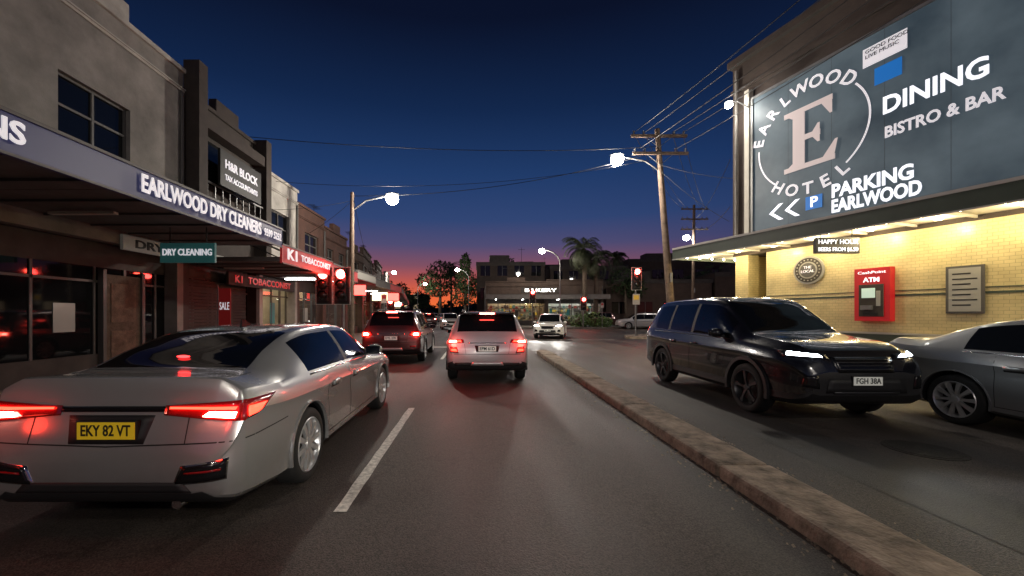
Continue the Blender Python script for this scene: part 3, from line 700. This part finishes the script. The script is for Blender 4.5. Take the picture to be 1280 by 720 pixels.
g=MB(); g.box(.0,3.6,-.08,-.01,2.98,3.33,'poster_w'); g.build('board',sg); text('DRY CLEANERS',.27,(.3,-.09,3.15),(R(90),0,0),'ink',sg,width=3.0,bold=.006)
sg=empty('teal_reflection_board',(-6.95,8.6,0),0)  # teal translucent reflection, modelled as a lettered hanging board
g=MB(); g.box(0,1.2,0,.06,2.62,3.05,'poster_t'); g.cyl((.2,.03,3.05),(.2,.03,3.4),.01,.01,6,'wire'); g.cyl((1.0,.03,3.05),(1.0,.03,3.4),.01,.01,6,'wire'); g.build('board',sg)
text('DRY CLEANING',.2,(.6,-.008,2.84),(R(90),0,0),'wtext',sg,width=1.08,ax='CENTER',bold=.003)
sg=empty('tobacconist_sign',(-5.43,10.95,0),R(90))
text('K1',.42,(.2,-.035,3.19),(R(90),0,0),'wtext',sg,width=.6,bold=.012); text('TOBACCONIST',.28,(1.1,-.035,3.19),(R(90),0,0),'wtext',sg,width=2.4,bold=.004)
sg=empty('tobacconist_sign',(LX,12.8,0),R(90))
g=MB(); g.box(0,4.6,-.1,-.02,2.45,2.88,'intdark'); g.build('board',sg); text('K1  TOBACCONIST',.34,(.3,-.11,2.66),(R(90),0,0),'redtext',sg,width=3.9,bold=.004)
sg=empty('advertising_flag',(-7.2,10.9,0),0)
g=MB(); g.cyl((0,0,.13),(0,0,2.3),.02,.015,8,'steel'); g.box(.03,.36,-.01,.01,.7,2.2,'poster_r'); g.cyl((0,0,.13),(0,0,.17),.22,.2,16,'black'); g.build('flag',sg)
text('SALE',.3,(.19,-.012,1.7),(R(90),0,0),'wtext',sg,width=.27,ax='CENTER')
dd=empty('shop_door',(LX,8.9,0),R(90)); g=MB(); g.box(0,.95,.25,.30,.13,2.4,'bark'); g.box(-.08,0,.2,.33,.13,2.5,'frame'); g.box(.95,1.03,.2,.33,.13,2.5,'frame'); g.box(.15,.8,.235,.249,.4,1.1,'timber'); g.box(.15,.8,.235,.249,1.3,2.2,'timber'); g.build('door_leaf',dd)
rs=empty('roller_shutter',(LX,11.4,0),R(90)); g=MB()
for q in range(24): g.box(0,2.9,.22+.012*(q%2),.27,.13+q*.1,.13+q*.1+.092,'dkwood')
g.build('slats',rs)
# ------------------------------------------------------------ hotel
HA=math.atan2(-.958,.287); HP=(9.54,14.6,0)
e=empty('hotel_building',HP,HA)
g=MB()
g.box(1.25,17,0,.3,0.1,3.6,'cream'); g.box(.1,.6,0,.5,0.1,3.6,'cream'); g.box(0.6,1.25,1.6,1.8,.1,3.6,'cream')
g.box(1.25,1.5,.3,1.6,.1,3.6,'cream')
g.box(.0,17,.0,12,3.6,10.6,'darkbrick'); g.box(.1,.4,.5,12,0,3.6,'cream')
g.build('walls',e)
g=MB()
g.box(-.12,17.1,-.15,.25,10.6,10.85,'darkbrick'); g.box(-.12,0,.25,12,10.6,10.85,'darkbrick'); g.box(-.05,17,-.06,-.002,9.6,9.75,'darkbrick')
g.box(.62,.80,-.22,-.002,4.0,9.4,'soffit')
g.cyl((.2,-.08,3.9),(.2,-.08,10.4),.05,.05,10,'plaster')
g.build('cornice',e,bevel=.01)
g=MB()
for q,(a,b) in enumerate(((1.95,2.0),(2.08,2.10))): g.box(1.25,17,-.012,-.002,a,b,'greenf')
g.box(1.25,17,-.03,-.001,.1,.95,'greenf'); g.box(1.25,17,-.045,-.001,.951,1.0,'framew')
g.build('wall_bands',e)
g=MB()
for q in (8.6,11,13.4):
    g.box(q,q+1.2,-.03,-.004,5,6.8,'glass'); g.box(q-.06,q,-.05,-.002,4.95,6.85,'framew'); g.box(q+1.2,q+1.26,-.05,-.002,4.95,6.85,'framew'); g.box(q-.1,q+1.3,-.1,-.002,4.85,4.945,'framew')
for q in (8.5,11,14):
    g.box(q,q+1.8,-.04,-.006,.9,2.9,'glass')
    for z in (q-.06,q+.87,q+1.8): g.box(z,z+.06,-.07,-.003,.9,2.9,'frame')
g.build('windows',e)
g=MB(); g.box(5.55,6.15,-.05,-.013,1.5,2.6,'frame'); g.box(5.60,6.10,-.056,-.051,1.55,2.55,'poster_w')
for q in range(7): g.box(5.66,5.95+.1*(q%2),-.060,-.0565,2.40-q*.12,2.43-q*.12,'ink')
g.build('menu_board',e)
g=MB(); g.box(-1.2,17,-1.5,-.002,3.72,3.95,'soffit'); g.box(-1.2,-.002,-.0,5,3.72,3.95,'soffit')
g.box(-1.26,17,-1.58,-1.502,3.6,4.03,'greenf'); g.box(-1.28,-1.201,-1.501,5,3.6,4.03,'greenf')
g.box(-1.26,17,-1.60,-1.581,3.98,4.05,'framew'); g.box(-1.26,17,-1.60,-1.581,3.585,3.62,'framew')
for q in range(18): g.box(-1.0+q,-.96+q,-1.49,-.01,3.66,3.719,'soffit')
g.build('awning',e)
g=MB()
for i in range(28): g.sphere((-.9+i*.6,-1.3,3.67),(.035,.035,.04),'bulb',8,6)
for i in range(8): g.sphere((-1.0,-1.1+i*.6,3.67),(.035,.035,.04),'bulb',8,6)
pts=[(-.6+i*1.25,-.55) for i in range(13)]+[(-.6,1.2),(-.6,2.8)]
for q,z in pts: g.cyl((q,z,3.66),(q,z,3.72),.07,.07,14,'bulb')
g.build('awning_lamps',e,smooth=True)
for q,z in pts[::1]: plight((q,z,3.50),36,(1,.82,.48),.08,parent=e)
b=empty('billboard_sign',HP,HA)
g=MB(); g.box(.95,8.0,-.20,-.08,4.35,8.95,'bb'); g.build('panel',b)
g=MB(); 
g.box(.88,8.07,-.24,-.06,8.95,9.03,'steel'); g.box(.88,8.07,-.24,-.06,4.27,4.35,'steel'); g.box(.88,.95,-.24,-.06,4.35,8.95,'steel')
for q in (2.1,3.3,4.5,5.7,6.9): g.box(q,q+.006,-.2015,-.2003,4.36,8.94,'intdark')
g.build('frame',b)
FY=-.205; cx,cz=2.68,6.92
g=MB()
def arcband(r0,r1,a0,a1,n,k,y):
    for i in range(n):
        t0=R(a0+(a1-a0)*i/n); t1=R(a0+(a1-a0)*(i+1)/n)
        g.poly([(cx+r0*math.cos(t0),y,cz+r0*math.sin(t0)),(cx+r1*math.cos(t0),y,cz+r1*math.sin(t0)),(cx+r1*math.cos(t1),y,cz+r1*math.sin(t1)),(cx+r0*math.cos(t1),y,cz+r0*math.sin(t1))],k)
arcband(1.50,1.55,-50,38,24,'wtext',FY-.004); arcband(1.50,1.55,176,230,20,'wtext',FY-.004)
g.build('ring',b)
g=MB()
def er(x0,x1,z0,z1): g.box(cx+x0,cx+x1,FY-.03,FY-.002,cz+z0,cz+z1,'efill')
er(-.42,-.08,-.95,.95); er(-.68,-.421,.80,.95); er(-.68,-.421,-.95,-.80); er(-.079,.66,.80,.95); er(-.079,.72,-.95,-.80); er(-.079,.34,-.08,.08)
y0=FY-.03
def tri(pts):
    P=[(cx+a,y0,cz+c_) for a,c_ in pts]; g.poly(P,'efill')
tri([(.66,.80),(.66,.42),(.60,.42),(.38,.80)]); tri([(.72,-.80),(.80,-.38),(.73,-.38),(.42,-.80)]); tri([(.34,.08),(.34,.28),(.28,.28),(.14,.08)]); tri([(.34,-.08),(.34,-.28),(.28,-.28),(.14,-.08)]); tri([(-.421,.80),(-.55,.80),(-.421,.70)]); tri([(-.421,-.80),(-.55,-.80),(-.421,-.70)])
g.build('monogram',b)
for i,ch in enumerate('EARLWOOD'):
    t=R(166-i*(166-48)/7); rr=1.56
    text(ch,.50,(cx+rr*math.cos(t),FY-.004,cz+rr*math.sin(t)),(R(90),-(t-math.pi/2),0),'wtext',b,ax='CENTER',bold=.010)
for i,ch in enumerate('HOTEL'):
    t=R(236+i*(304-236)/4); rr=1.60
    text(ch,.50,(cx+rr*math.cos(t),FY-.004,cz+rr*math.sin(t)),(R(90),-(t+math.pi/2),0),'wtext',b,ax='CENTER',bold=.010)
text('PARKING',.52,(3.30,FY-.004,5.02),(R(90),0,0),'wtext2',b,width=1.75,bold=.016)
text('EARLWOOD',.50,(3.30,FY-.004,4.58),(R(90),0,0),'wtext2',b,width=1.9,bold=.016)
text('DINING',.62,(4.45,FY-.004,6.9),(R(90),0,0),'wtext2',b,width=1.8,bold=.014); text('BISTRO & BAR',.40,(4.5,FY-.004,6.2),(R(90),0,0),'wtext',b,width=2.0,bold=.01)
g=MB(); g.box(2.62,3.07,FY-.012,FY-.002,4.66,5.06,'poster_b')
for o in (1.50,2.0):
    for s in(-1,1): g.poly([(o,FY-.006,4.82),(o+.32,FY-.006,4.82+s*.26),(o+.46,FY-.006,4.82+s*.26),(o+.14,FY-.006,4.82)],'wtext2')
g.box(4.05,4.95,FY-.012,FY-.002,8.15,8.65,'wtext'); g.box(4.3,4.85,FY-.012,FY-.002,7.55,8.0,'poster_b')
g.build('panels',b); text('P',.42,(2.85,FY-.014,4.86),(R(90),0,0),'wtext2',b,ax='CENTER',bold=.01)
text('GOOD FOOD\nLIVE MUSIC',.14,(4.1,FY-.014,8.48),(R(90),0,0),'ink',b)
a=empty('atm_machine',HP,HA)
g=MB(); g.box(3.86,4.62,-.22,-.015,1.30,2.72,'atmred'); g.box(3.98,4.50,-.26,-.221,1.42,2.28,'intdark'); g.box(4.05,4.34,-.275,-.261,1.92,2.18,'screen'); g.box(4.05,4.30,-.33,-.261,1.60,1.72,'steel'); g.box(4.36,4.45,-.27,-.261,1.7,2.1,'poster_w'); g.box(4.08,4.40,-.275,-.261,1.47,1.53,'ink')
g.build('machine',a,bevel=.008); text('ATM',.17,(4.24,-.225,2.40),(R(90),0,0),'wtext2',a,ax='CENTER',bold=.004); text('CashPoint',.1,(4.24,-.225,2.60),(R(90),0,0),'wtext2',a,ax='CENTER',width=.6)
a=empty('round_sign',HP,HA)
g=MB(); g.cyl((2.6,-.07,2.84),(2.6,-.012,2.84),.43,.43,36,'poster_w'); g.cyl((2.6,-.08,2.84),(2.6,-.071,2.84),.38,.38,36,'intdark'); g.cyl((2.6,-.09,2.84),(2.6,-.081,2.84),.26,.26,30,'poster_w'); g.cyl((2.6,-.097,2.84),(2.6,-.091,2.84),.22,.22,30,'frame')
for q in range(20):
    t=q*math.pi/10; g.box(2.6+.32*math.cos(t)-.018,2.6+.32*math.cos(t)+.018,-.09,-.081,2.84+.32*math.sin(t)-.018,2.84+.32*math.sin(t)+.018,'poster_w')
g.build('disc',a)
text('THE\nLOCAL',.12,(2.6,-.105,2.86),(R(90),0,0),'wtext',a,ax='CENTER')
a=empty('happy_hour_sign',(9.0,10.4,0),0)
g=MB(); g.box(0,1.16,0,.09,3.10,3.52,'ink'); g.cyl((.15,.045,3.52),(.15,.045,3.72),.012,.012,6,'wire'); g.cyl((1.0,.045,3.52),(1.0,.045,3.72),.012,.012,6,'wire'); g.build('board',a)
text('HAPPY HOUR',.17,(.58,-.006,3.40),(R(90),0,0),'wtext2',a,width=1.05,ax='CENTER'); text('BEERS FROM $6.50',.15,(.58,-.006,3.20),(R(90),0,0),'wtext2',a,width=1.05,ax='CENTER')
a=empty('wall_lamp',(8.87,13.8,8.85),0)
g=MB(); g.tube([(.72,0,-.1),(.3,0,.12),(.05,0,.1)],.02,8,'steel'); g.sphere((0,0,-.02),(.12,.12,.10),'lamp'); g.cyl((0,0,.08),(0,0,.17),.13,.05,14,'steel'); g.build('fitting',a,smooth=True); plight((0,0,-.25),45,(1,.95,.88),parent=a)
# ------------------------------------------------------------ utility poles, lamps, wires
def wire(pts,sag=.4,r=.012):
    c=bpy.data.curves.new('power_line','CURVE'); c.dimensions='3D'; c.bevel_depth=r; c.bevel_resolution=1
    sp=c.splines.new('POLY'); n=20; sp.points.add(n); p=Vector(pts[0]); q=Vector(pts[1])
    for i in range(n+1):
        t=i/n; v=p.lerp(q,t); v.z-=4*sag*t*(1-t); sp.points[i].co=(*v,1)
    c.materials.append(M['wire']); o=bpy.data.objects.new('power_line',c); COL.objects.link(o)
LC=(1,.90,.77)
def pole(loc,top,r0=.17,arms=(),lamp=None,le=900,armw=1.2):
    e=empty('utility_pole',loc); t=Vector(top)-Vector(loc)
    g=MB(); g.cyl((0,0,0),t,r0,r0*.62,14,'timber'); g.build('timber_pole',e,smooth=True)
    g=MB()
    for dz in arms:
        p=t*(1-dz/t.z)
        g.box(p.x-armw,p.x+armw,p.y-.16,p.y-.05,p.z-.05,p.z+.06,'timber')
        for q in (-.9,-.55,.55,.9): g.cyl((p.x+q*armw,p.y-.1,p.z+.06),(p.x+q*armw,p.y-.1,p.z+.22),.035,.045,8,'steel')
        g.cyl((p.x-.5*armw,p.y-.1,p.z),(p.x,p.y-.1,p.z-.5),.012,.012,6,'steel'); g.cyl((p.x+.5*armw,p.y-.1,p.z),(p.x,p.y-.1,p.z-.5),.012,.012,6,'steel')
    g.cyl((t.x*.3,-.22,t.z*.3),(t.x*.3,-.22,t.z*.3+.4),.05,.05,8,'steel')
    g.build('crossarms',e)
    if lamp:
        l=Vector(lamp)-Vector(loc); zb=l.z-.55; p=t*(zb/t.z)
        d=(l-p); g=MB(); g.tube([p,p+d*.35+Vector((0,0,.25)),p+d*.8+Vector((0,0,.15)),l+Vector((0,0,.10))],.03,8,'steel')
        g.sphere(l+Vector((0,0,.14)),(.30,.17,.08),'steel'); g.build('lamp_arm',e,smooth=True)
        g=MB(); g.sphere(l-Vector((0,0,.06)),(.27,.27,.24),'lamp',16,10); g.build('lamp_bowl',e,smooth=True)  # bowl oversized, the lamp's glare is put into its lit shape
        plight(l-Vector((0,0,.48)),le,LC,.12,parent=e)
    return e
pole((8.55,17.0,0),(7.82,17.0,9.5),arms=(.35,1.1),lamp=(6.05,16.9,8.2),le=1300)
pole((-5.45,17.0,0),(-5.40,17.0,6.75),r0=.13,arms=(),lamp=(-3.65,16.9,6.5),le=850)
pole((19.3,35,0),(19.4,35,11.2),arms=(.4,1.3,2.2),lamp=(18.6,34.8,8.3),le=500)
pole((-5.5,-8,0),(-5.5,-8,7.6),r0=.15,arms=(.4,),lamp=(-3.4,-8,7.0),le=480)
pole((12.7,-10,0),(12.6,-10,9.6),arms=(.35,1.1),lamp=(8.6,-6,8.3),le=850)
pole((-14,52,0),(-14,52,8.5),arms=(.4,),lamp=(-11,52,7),le=400)
for q in (-1.05,-.6,.6,1.05):
    wire(((7.82+q,16.9,9.3),(12.6+q-2.4,-10,9.4)),.7); 
    wire(((7.82+q,16.9,9.3),(19.4+q,35,10.9)),.5)
for q in(-.8,.8): wire(((7.8+q,16.9,8.6),(12.6+q-2.4,-10,8.6)),.6)
wire(((7.8,16.9,8.5),(-5.4,17,6.6)),.5); wire(((7.8,16.9,8.7),(-9,14,7.9)),.35); wire(((7.8,16.9,8.2),(-8.3,16,6.9)),.6,.009)
wire(((-5.4,17,6.7),(-14,52,8)),.8); wire(((-5.4,17,6.4),(-8.3,19,5.3)),.1,.008); wire(((-5.4,17,6.4),(-8.3,15.5,5.6)),.1,.008)
wire(((7.85,17,8.0),(10,14.3,6.4)),.15,.009); wire(((7.85,17,7.8),(9.6,14.9,5.0)),.15,.009); wire(((19.4,35,10),(9.7,15,7.4)),.5,.01); wire(((19.4,35,9.4),(9.7,15,5.6)),.6,.01)
def street_lamp(loc,h,dx,e_=500):
    e=empty('street_lamp',loc); g=MB(); pts=[(0,0,0),(0,0,h*.82)]
    for i in range(1,7):
        t=i/6*math.pi/2; pts.append((dx*(1-math.cos(t)),0,h*.82+h*.18*math.sin(t)))
    g.tube(pts,.065,10,'steel'); g.sphere((dx*1.05,0,h+.03),(.35,.14,.08),'steel'); g.build('column',e,smooth=True)
    g=MB(); g.sphere((dx*1.05,0,h-.14),(.32,.26,.26),'lamp'); g.build('lamp_bowl',e,smooth=True); plight((dx*1.05,0,h-.55),e_,(1,.9,.75),.12,parent=e)  # lit bowl enlarged to stand in for glare around the lamp
street_lamp((8.6,40.5,.1),8.0,-1.8,900)
street_lamp((-1.2,58,.1),8.0,-1.6,500)
street_lamp((-13,86,.1),8.0,1.6,500)
def signal(loc,h,rz=0,extra=None,sign=False):
    e=empty('traffic_light',loc,rz); g=MB(); g.cyl((0,.16,0),(0,.16,h+.2),.055,.05,12,'steel')
    g.cyl((0,.16,0),(0,.16,.06),.14,.14,12,'steel'); g.build('post',e,smooth=True)
    for ox in ([0]+([extra] if extra else [])):
        g=MB(); z=h
        g.box(ox-.31,ox+.31,.03,.05,z-1.12,z+.28,'poster_w'); g.box(ox-.285,ox+.285,.02,.029,z-1.095,z+.255,'ink'); g.box(ox-.18,ox+.18,-.08,.019,z-.98,z+.20,'black')
        for j in range(3):
            zz=z-j*.385
            for q in range(10):
                t0=math.pi*(-.1+1.2*q/10); t1=math.pi*(-.1+1.2*(q+1)/10); r=.175
                g.poly([(ox+r*math.cos(t0),-.08,zz+r*math.sin(t0)),(ox+r*math.cos(t1),-.08,zz+r*math.sin(t1)),(ox+r*math.cos(t1),-.20,zz+r*math.sin(t1)),(ox+r*math.cos(t0),-.20,zz+r*math.sin(t0))],'black')
        g.build('signal_head',e)
        g=MB()
        for j in range(3): g.sphere((ox,-.085,z-j*.385),(.165,.09,.165),'redsig' if j==0 else 'offlens',18,10)
        g.build('lenses',e,smooth=True)
        if ox: 
            g=MB(); g.tube([(0,.16,z-.3),(ox,.06,z-.3)],.025,8,'steel'); g.build('bracket',e)
        plight((ox,-.5,h),40,(1,.05,.03),.1,parent=e)
    if sign:
        g=MB(); g.box(-.22,.22,.06,.08,h-2.0,h-1.35,'poster_w'); g.box(-.16,.16,.05,.059,h-1.7,h-1.43,'poster_y'); g.build('plate',e)
signal((-5.0,14.5,.0),2.95,0,extra=-.66)
signal((-8.2,32,.1),2.7,0); signal((5.5,38.6,.1),3.5,0)
signal((9.75,23.9,.1),3.95,0,sign=True)
signal((10.6,38.9,.1),2.8,0); signal((-6.6,30,.13),2.3,0)
# ------------------------------------------------------------ central and far buildings
def block(loc,rz,W,D,H,wall,roof=None,rows=1,cols=4,name='commercial_building',lit=.25,seed=0,z0=1.2):
    rnd=random.Random(seed); e=empty(name,loc,rz); g=MB(); g.box(0,W,0,D,0,H,wall); g.build('walls',e)
    g=MB(); g.box(-.1,W+.1,-.1,-.002,H-.35,H+.1,'intdark'); g.box(-.1,W+.1,-.002,D+.1,H+.002,H+.15,'intdark')
    if roof: g.box(W*.2,W*.5,D*.3,D*.6,H+.15,H+1.4,'intdark'); g.cyl((W*.7,D*.4,H+.1),(W*.7,D*.4,H+2.6),.03,.02,6,'wire'); g.box(W*.7-.5,W*.7+.5,D*.4,D*.4+.02,H+2.3,H+2.33,'wire')
    g.build('roof',e); g=MB()
    for r_ in range(rows):
        for c_ in range(cols):
            p=W/cols; a=p*(c_+.22); zz=z0+r_*3
            g.box(a,a+p*.56,-.02,-.004,zz,zz+1.4,'farwin' if rnd.random()<lit else 'glass'); g.box(a-.08,a+p*.56+.08,-.06,-.003,zz-.1,zz-.01,'brownbrick'); g.box(a+p*.27,a+p*.29,-.035,-.0205,zz,zz+1.4,'frame')
    g.build('windows',e); return e
shop((1.0,45,.1),0,7,5.0,'brownbrick','soffitd',(3.0,3.5),'tubew',nwin=0,seed=51,awn=2.4)
shop((8.0,45,.1),0,6.5,5.2,'brownbrick','soffitd',(3.0,3.5),'tube',nwin=0,seed=52,awn=2.4)
sg=empty('shop_sign',(4.8,42.5,0),0)
g=MB(); g.box(0,4.2,0,.06,3.70,4.35,'intdark'); g.build('board',sg); text('BAKERY',.5,(2.1,-.01,4.02),(R(90),0,0),'signwhite',sg,width=3.4,ax='CENTER')
block((0,52,0),0,9,8,8.2,'darkbrick',True,2,4,seed=3,z0=3.5,lit=.0)
block((10.5,56,0),0,11,8,8.2,'darkbrick',True,2,5,seed=4,z0=3.2,lit=.12)
block((15.5,47,0),R(-6),12,9,5.4,'brownbrick',True,1,4,seed=6,z0=1.5,lit=.3)
block((28,46,0),R(-8),14,9,6.2,'brownbrick',True,1,5,seed=7,z0=1.5,lit=.3)
block((24,62,0),R(-4),18,9,10,'darkbrick',True,2,6,seed=8,z0=4,lit=.1)
block((-30,115,0),R(10),16,10,7,'darkbrick',True,2,6,seed=9,z0=3)
block((8,110,0),R(-4),16,9,15,'darkbrick',True,3,8,seed=11,z0=4,lit=.1)
for i,(x_,y_,z_,k) in enumerate(((-6.6,20,2.75,'signred'),(-6.4,24,2.6,'signwarm'),(-6.3,27,2.7,'signred'),(-7.8,30.5,2.8,'signred'),(-8.4,35,2.9,'signwhite'),(-9.0,40,3.0,'signred'),(-10.4,48,3.0,'signwarm'),(-11.5,55,3.0,'signwhite'),(-13,64,3.2,'signred'),(-16,78,3.2,'signwarm'))):
    sg=empty('projecting_shop_sign',(x_,y_,z_),0)
    g=MB(); g.box(0,.9,0,.12,-.30,.2,k); g.box(-.03,.93,-.002,.122,-.35,-.301,'frame'); g.box(-.03,.93,-.002,.122,.201,.25,'frame'); g.cyl((.45,.06,.25),(.45,.06,.5),.015,.015,6,'wire'); g.build('lit_box',sg)
# ------------------------------------------------------------ vegetation
def foliage(name,lobes,n,k,size=.35,trunk=None,seed=0):
    rnd=random.Random(seed); e=empty(name,(0,0,0)); g=MB()
    for (c,r) in lobes:
        for i in range(n):
            while True:
                d=Vector((rnd.uniform(-1,1),rnd.uniform(-1,1),rnd.uniform(-1,1)))
                if .25<d.length<1: break
            d=d.normalized()*(d.length**.5)*rnd.uniform(.8,1.12)
            p=Vector(c)+Vector((d.x*r[0],d.y*r[1],d.z*r[2])); u=Vector((rnd.gauss(0,1),rnd.gauss(0,1),rnd.gauss(0,1))).normalized(); v=u.orthogonal().normalized(); s=size*rnd.uniform(.5,1.3)
            g.poly([p-u*s*.5,p+v*s*.28,p+u*s*.5,p-v*s*.28],k)
    g.build('leaves',e)
    if trunk:
        g=MB(); 
        for a,b_,r0,r1 in trunk: g.cyl(a,b_,r0,r1,8,'bark')
        g.build('trunk',e,smooth=True)
    return e
def palm(loc,h,seed,fl=2.4):
    rnd=random.Random(seed); e=empty('palm_tree',loc); g=MB()
    p=Vector((0,0,0)); segs=8
    for i in range(segs):
        q=Vector((.15*math.sin(i*.5),0,h*(i+1)/segs)); g.cyl(p,q,.30-.012*i,.29-.012*i,10,'bark'); p=q
    g.build('trunk',e,smooth=True); g=MB(); top=p
    for i in range(44):
        az=rnd.uniform(0,2*math.pi); el=R(rnd.uniform(-50,75)); L=fl*rnd.uniform(.8,1.15); pts=[]; pos=top.copy(); a=el
        for j in range(9):
            pts.append(pos.copy()); pos=pos+Vector((math.cos(az)*math.cos(a),math.sin(az)*math.cos(a),math.sin(a)))*L/8; a-=R(12+j*1.2)
        for a_,b_ in zip(pts[:-1],pts[1:]): g.cyl(a_,b_,.022,.018,4,'palm')
        sd=Vector((-math.sin(az),math.cos(az),0))
        for j in range(1,8):
            for k_ in range(3):
                c_=pts[j].lerp(pts[j+1],k_/3); tn=(pts[j+1]-pts[j]).normalized(); ll=.62*math.sin(math.pi*(j+k_/3+.4)/9.4)+.12
                for s in(-1,1):
                    tip=c_+sd*s*ll*.8+tn*ll*.5-Vector((0,0,ll*.45)); g.poly([c_-tn*.04,c_+tn*.04,tip],'palm')
    g.build('fronds',e); return e
palm((11.6,42.6,.1),8.4,1,2.9); palm((13.0,43.2,.1),7.4,2,2.5); palm((20.5,58,.1),9.6,5,2.2); palm((-6.5,98,.1),13,8,3.2)
foliage('shrub',[((10.4,39.8,.75),(1.1,.6,.75)),((11.8,40.0,.9),(1.2,.6,.9)),((13.0,39.8,.6),(.8,.5,.6))],420,'leafb',.22,seed=3)
foliage('tree',[((-8.0,90,11.5),(3.4,3,2.2)),((-11,90,9.0),(3,3,2.2)),((-5.5,91,9.2),(2.6,3,2.0)),((-9,90,7),(3,2,1.8))],420,'leaf',.7,[((-8.5,90,0),(-8.3,90,9),.4,.25),((-8.4,90,6),(-11,90,9),.2,.1),((-8.4,90,6),(-5.6,91,9),.2,.1)],4)
foliage('tree',[((-1.9,64,9.4),(.9,.9,2.0)),((-1.9,64,6.9),(1.6,1.5,2.2)),((-2.2,64,4.6),(1.9,1.6,1.8)),((.2,65,6.0),(1.5,1.5,2.0))],480,'leaf',.5,[((-1.9,64,0),(-1.9,64,8),.3,.12)],5)
foliage('tree',[((-24,98,7),(4,3,3.5)),((-19.5,100,6.4),(3,3,3)),((-15,104,5),(3,3,2.4))],420,'leaf',.8,[((-24,98,0),(-24,98,6),.4,.2),((-19,100,0),(-19,100,5),.3,.15)],6)
foliage('tree',[((33,52,6),(3,3,3)),((30,53,5),(2.5,2,2.2))],500,'leaf',.6,[((33,52,0),(33,52,5),.3,.15)],8)
foliage('tree',[((5.0,68,9.4),(2.2,2,2.0)),((8,69,8.6),(2.0,2,1.8))],420,'leaf',.5,[((6,68,0),(6,68,9),.3,.15)],12)
foliage('tree',[((17,46,5.4),(1.6,1.5,1.6)),((18.4,46,4.6),(1.3,1.3,1.4))],420,'leaf',.4,[((17.4,45.5,0),(17.4,46,5),.2,.1)],13)
lob=[]
for i in range(40):
    xx=-110+i*6+random.uniform(-2,2); lob.append(((xx,170+random.uniform(-12,12),random.uniform(1,4)),(6,4,random.uniform(3,5))))
foliage('distant_tree_line',lob,220,'leaf',1.5,seed=9)
g=MB(); n=60
for j in range(n):
    x0=-700+j*1400/n; x1=x0+1400/n
    hh=lambda x:9+5*math.sin(x*.011+1)+3*math.sin(x*.037)
    g.poly([(x0,420,0),(x1,420,0),(x1,470,hh(x1)),(x0,470,hh(x0))],'ground')
g.build('distant_hill')
def parking_sign(loc):
    e=empty('street_sign',loc); g=MB(); g.cyl((0,0,0),(0,0,2.5),.03,.03,8,'steel'); g.box(-.16,.16,-.045,-.035,1.95,2.45,'poster_w'); g.box(-.12,.12,-.05,-.0451,2.2,2.4,'poster_r'); g.build('post_and_plate',e)
parking_sign((-5.2,22,.13)); parking_sign((12.5,39.1,.13))
e=empty('litter_bin',(-5.2,19.5,.13)); g=MB(); g.cyl((0,0,0),(0,0,.95),.27,.29,18,'greenf'); g.cyl((0,0,.95),(0,0,1.05),.31,.24,18,'black'); g.build('bin_body',e,smooth=True)
print('objects',len(bpy.data.objects))
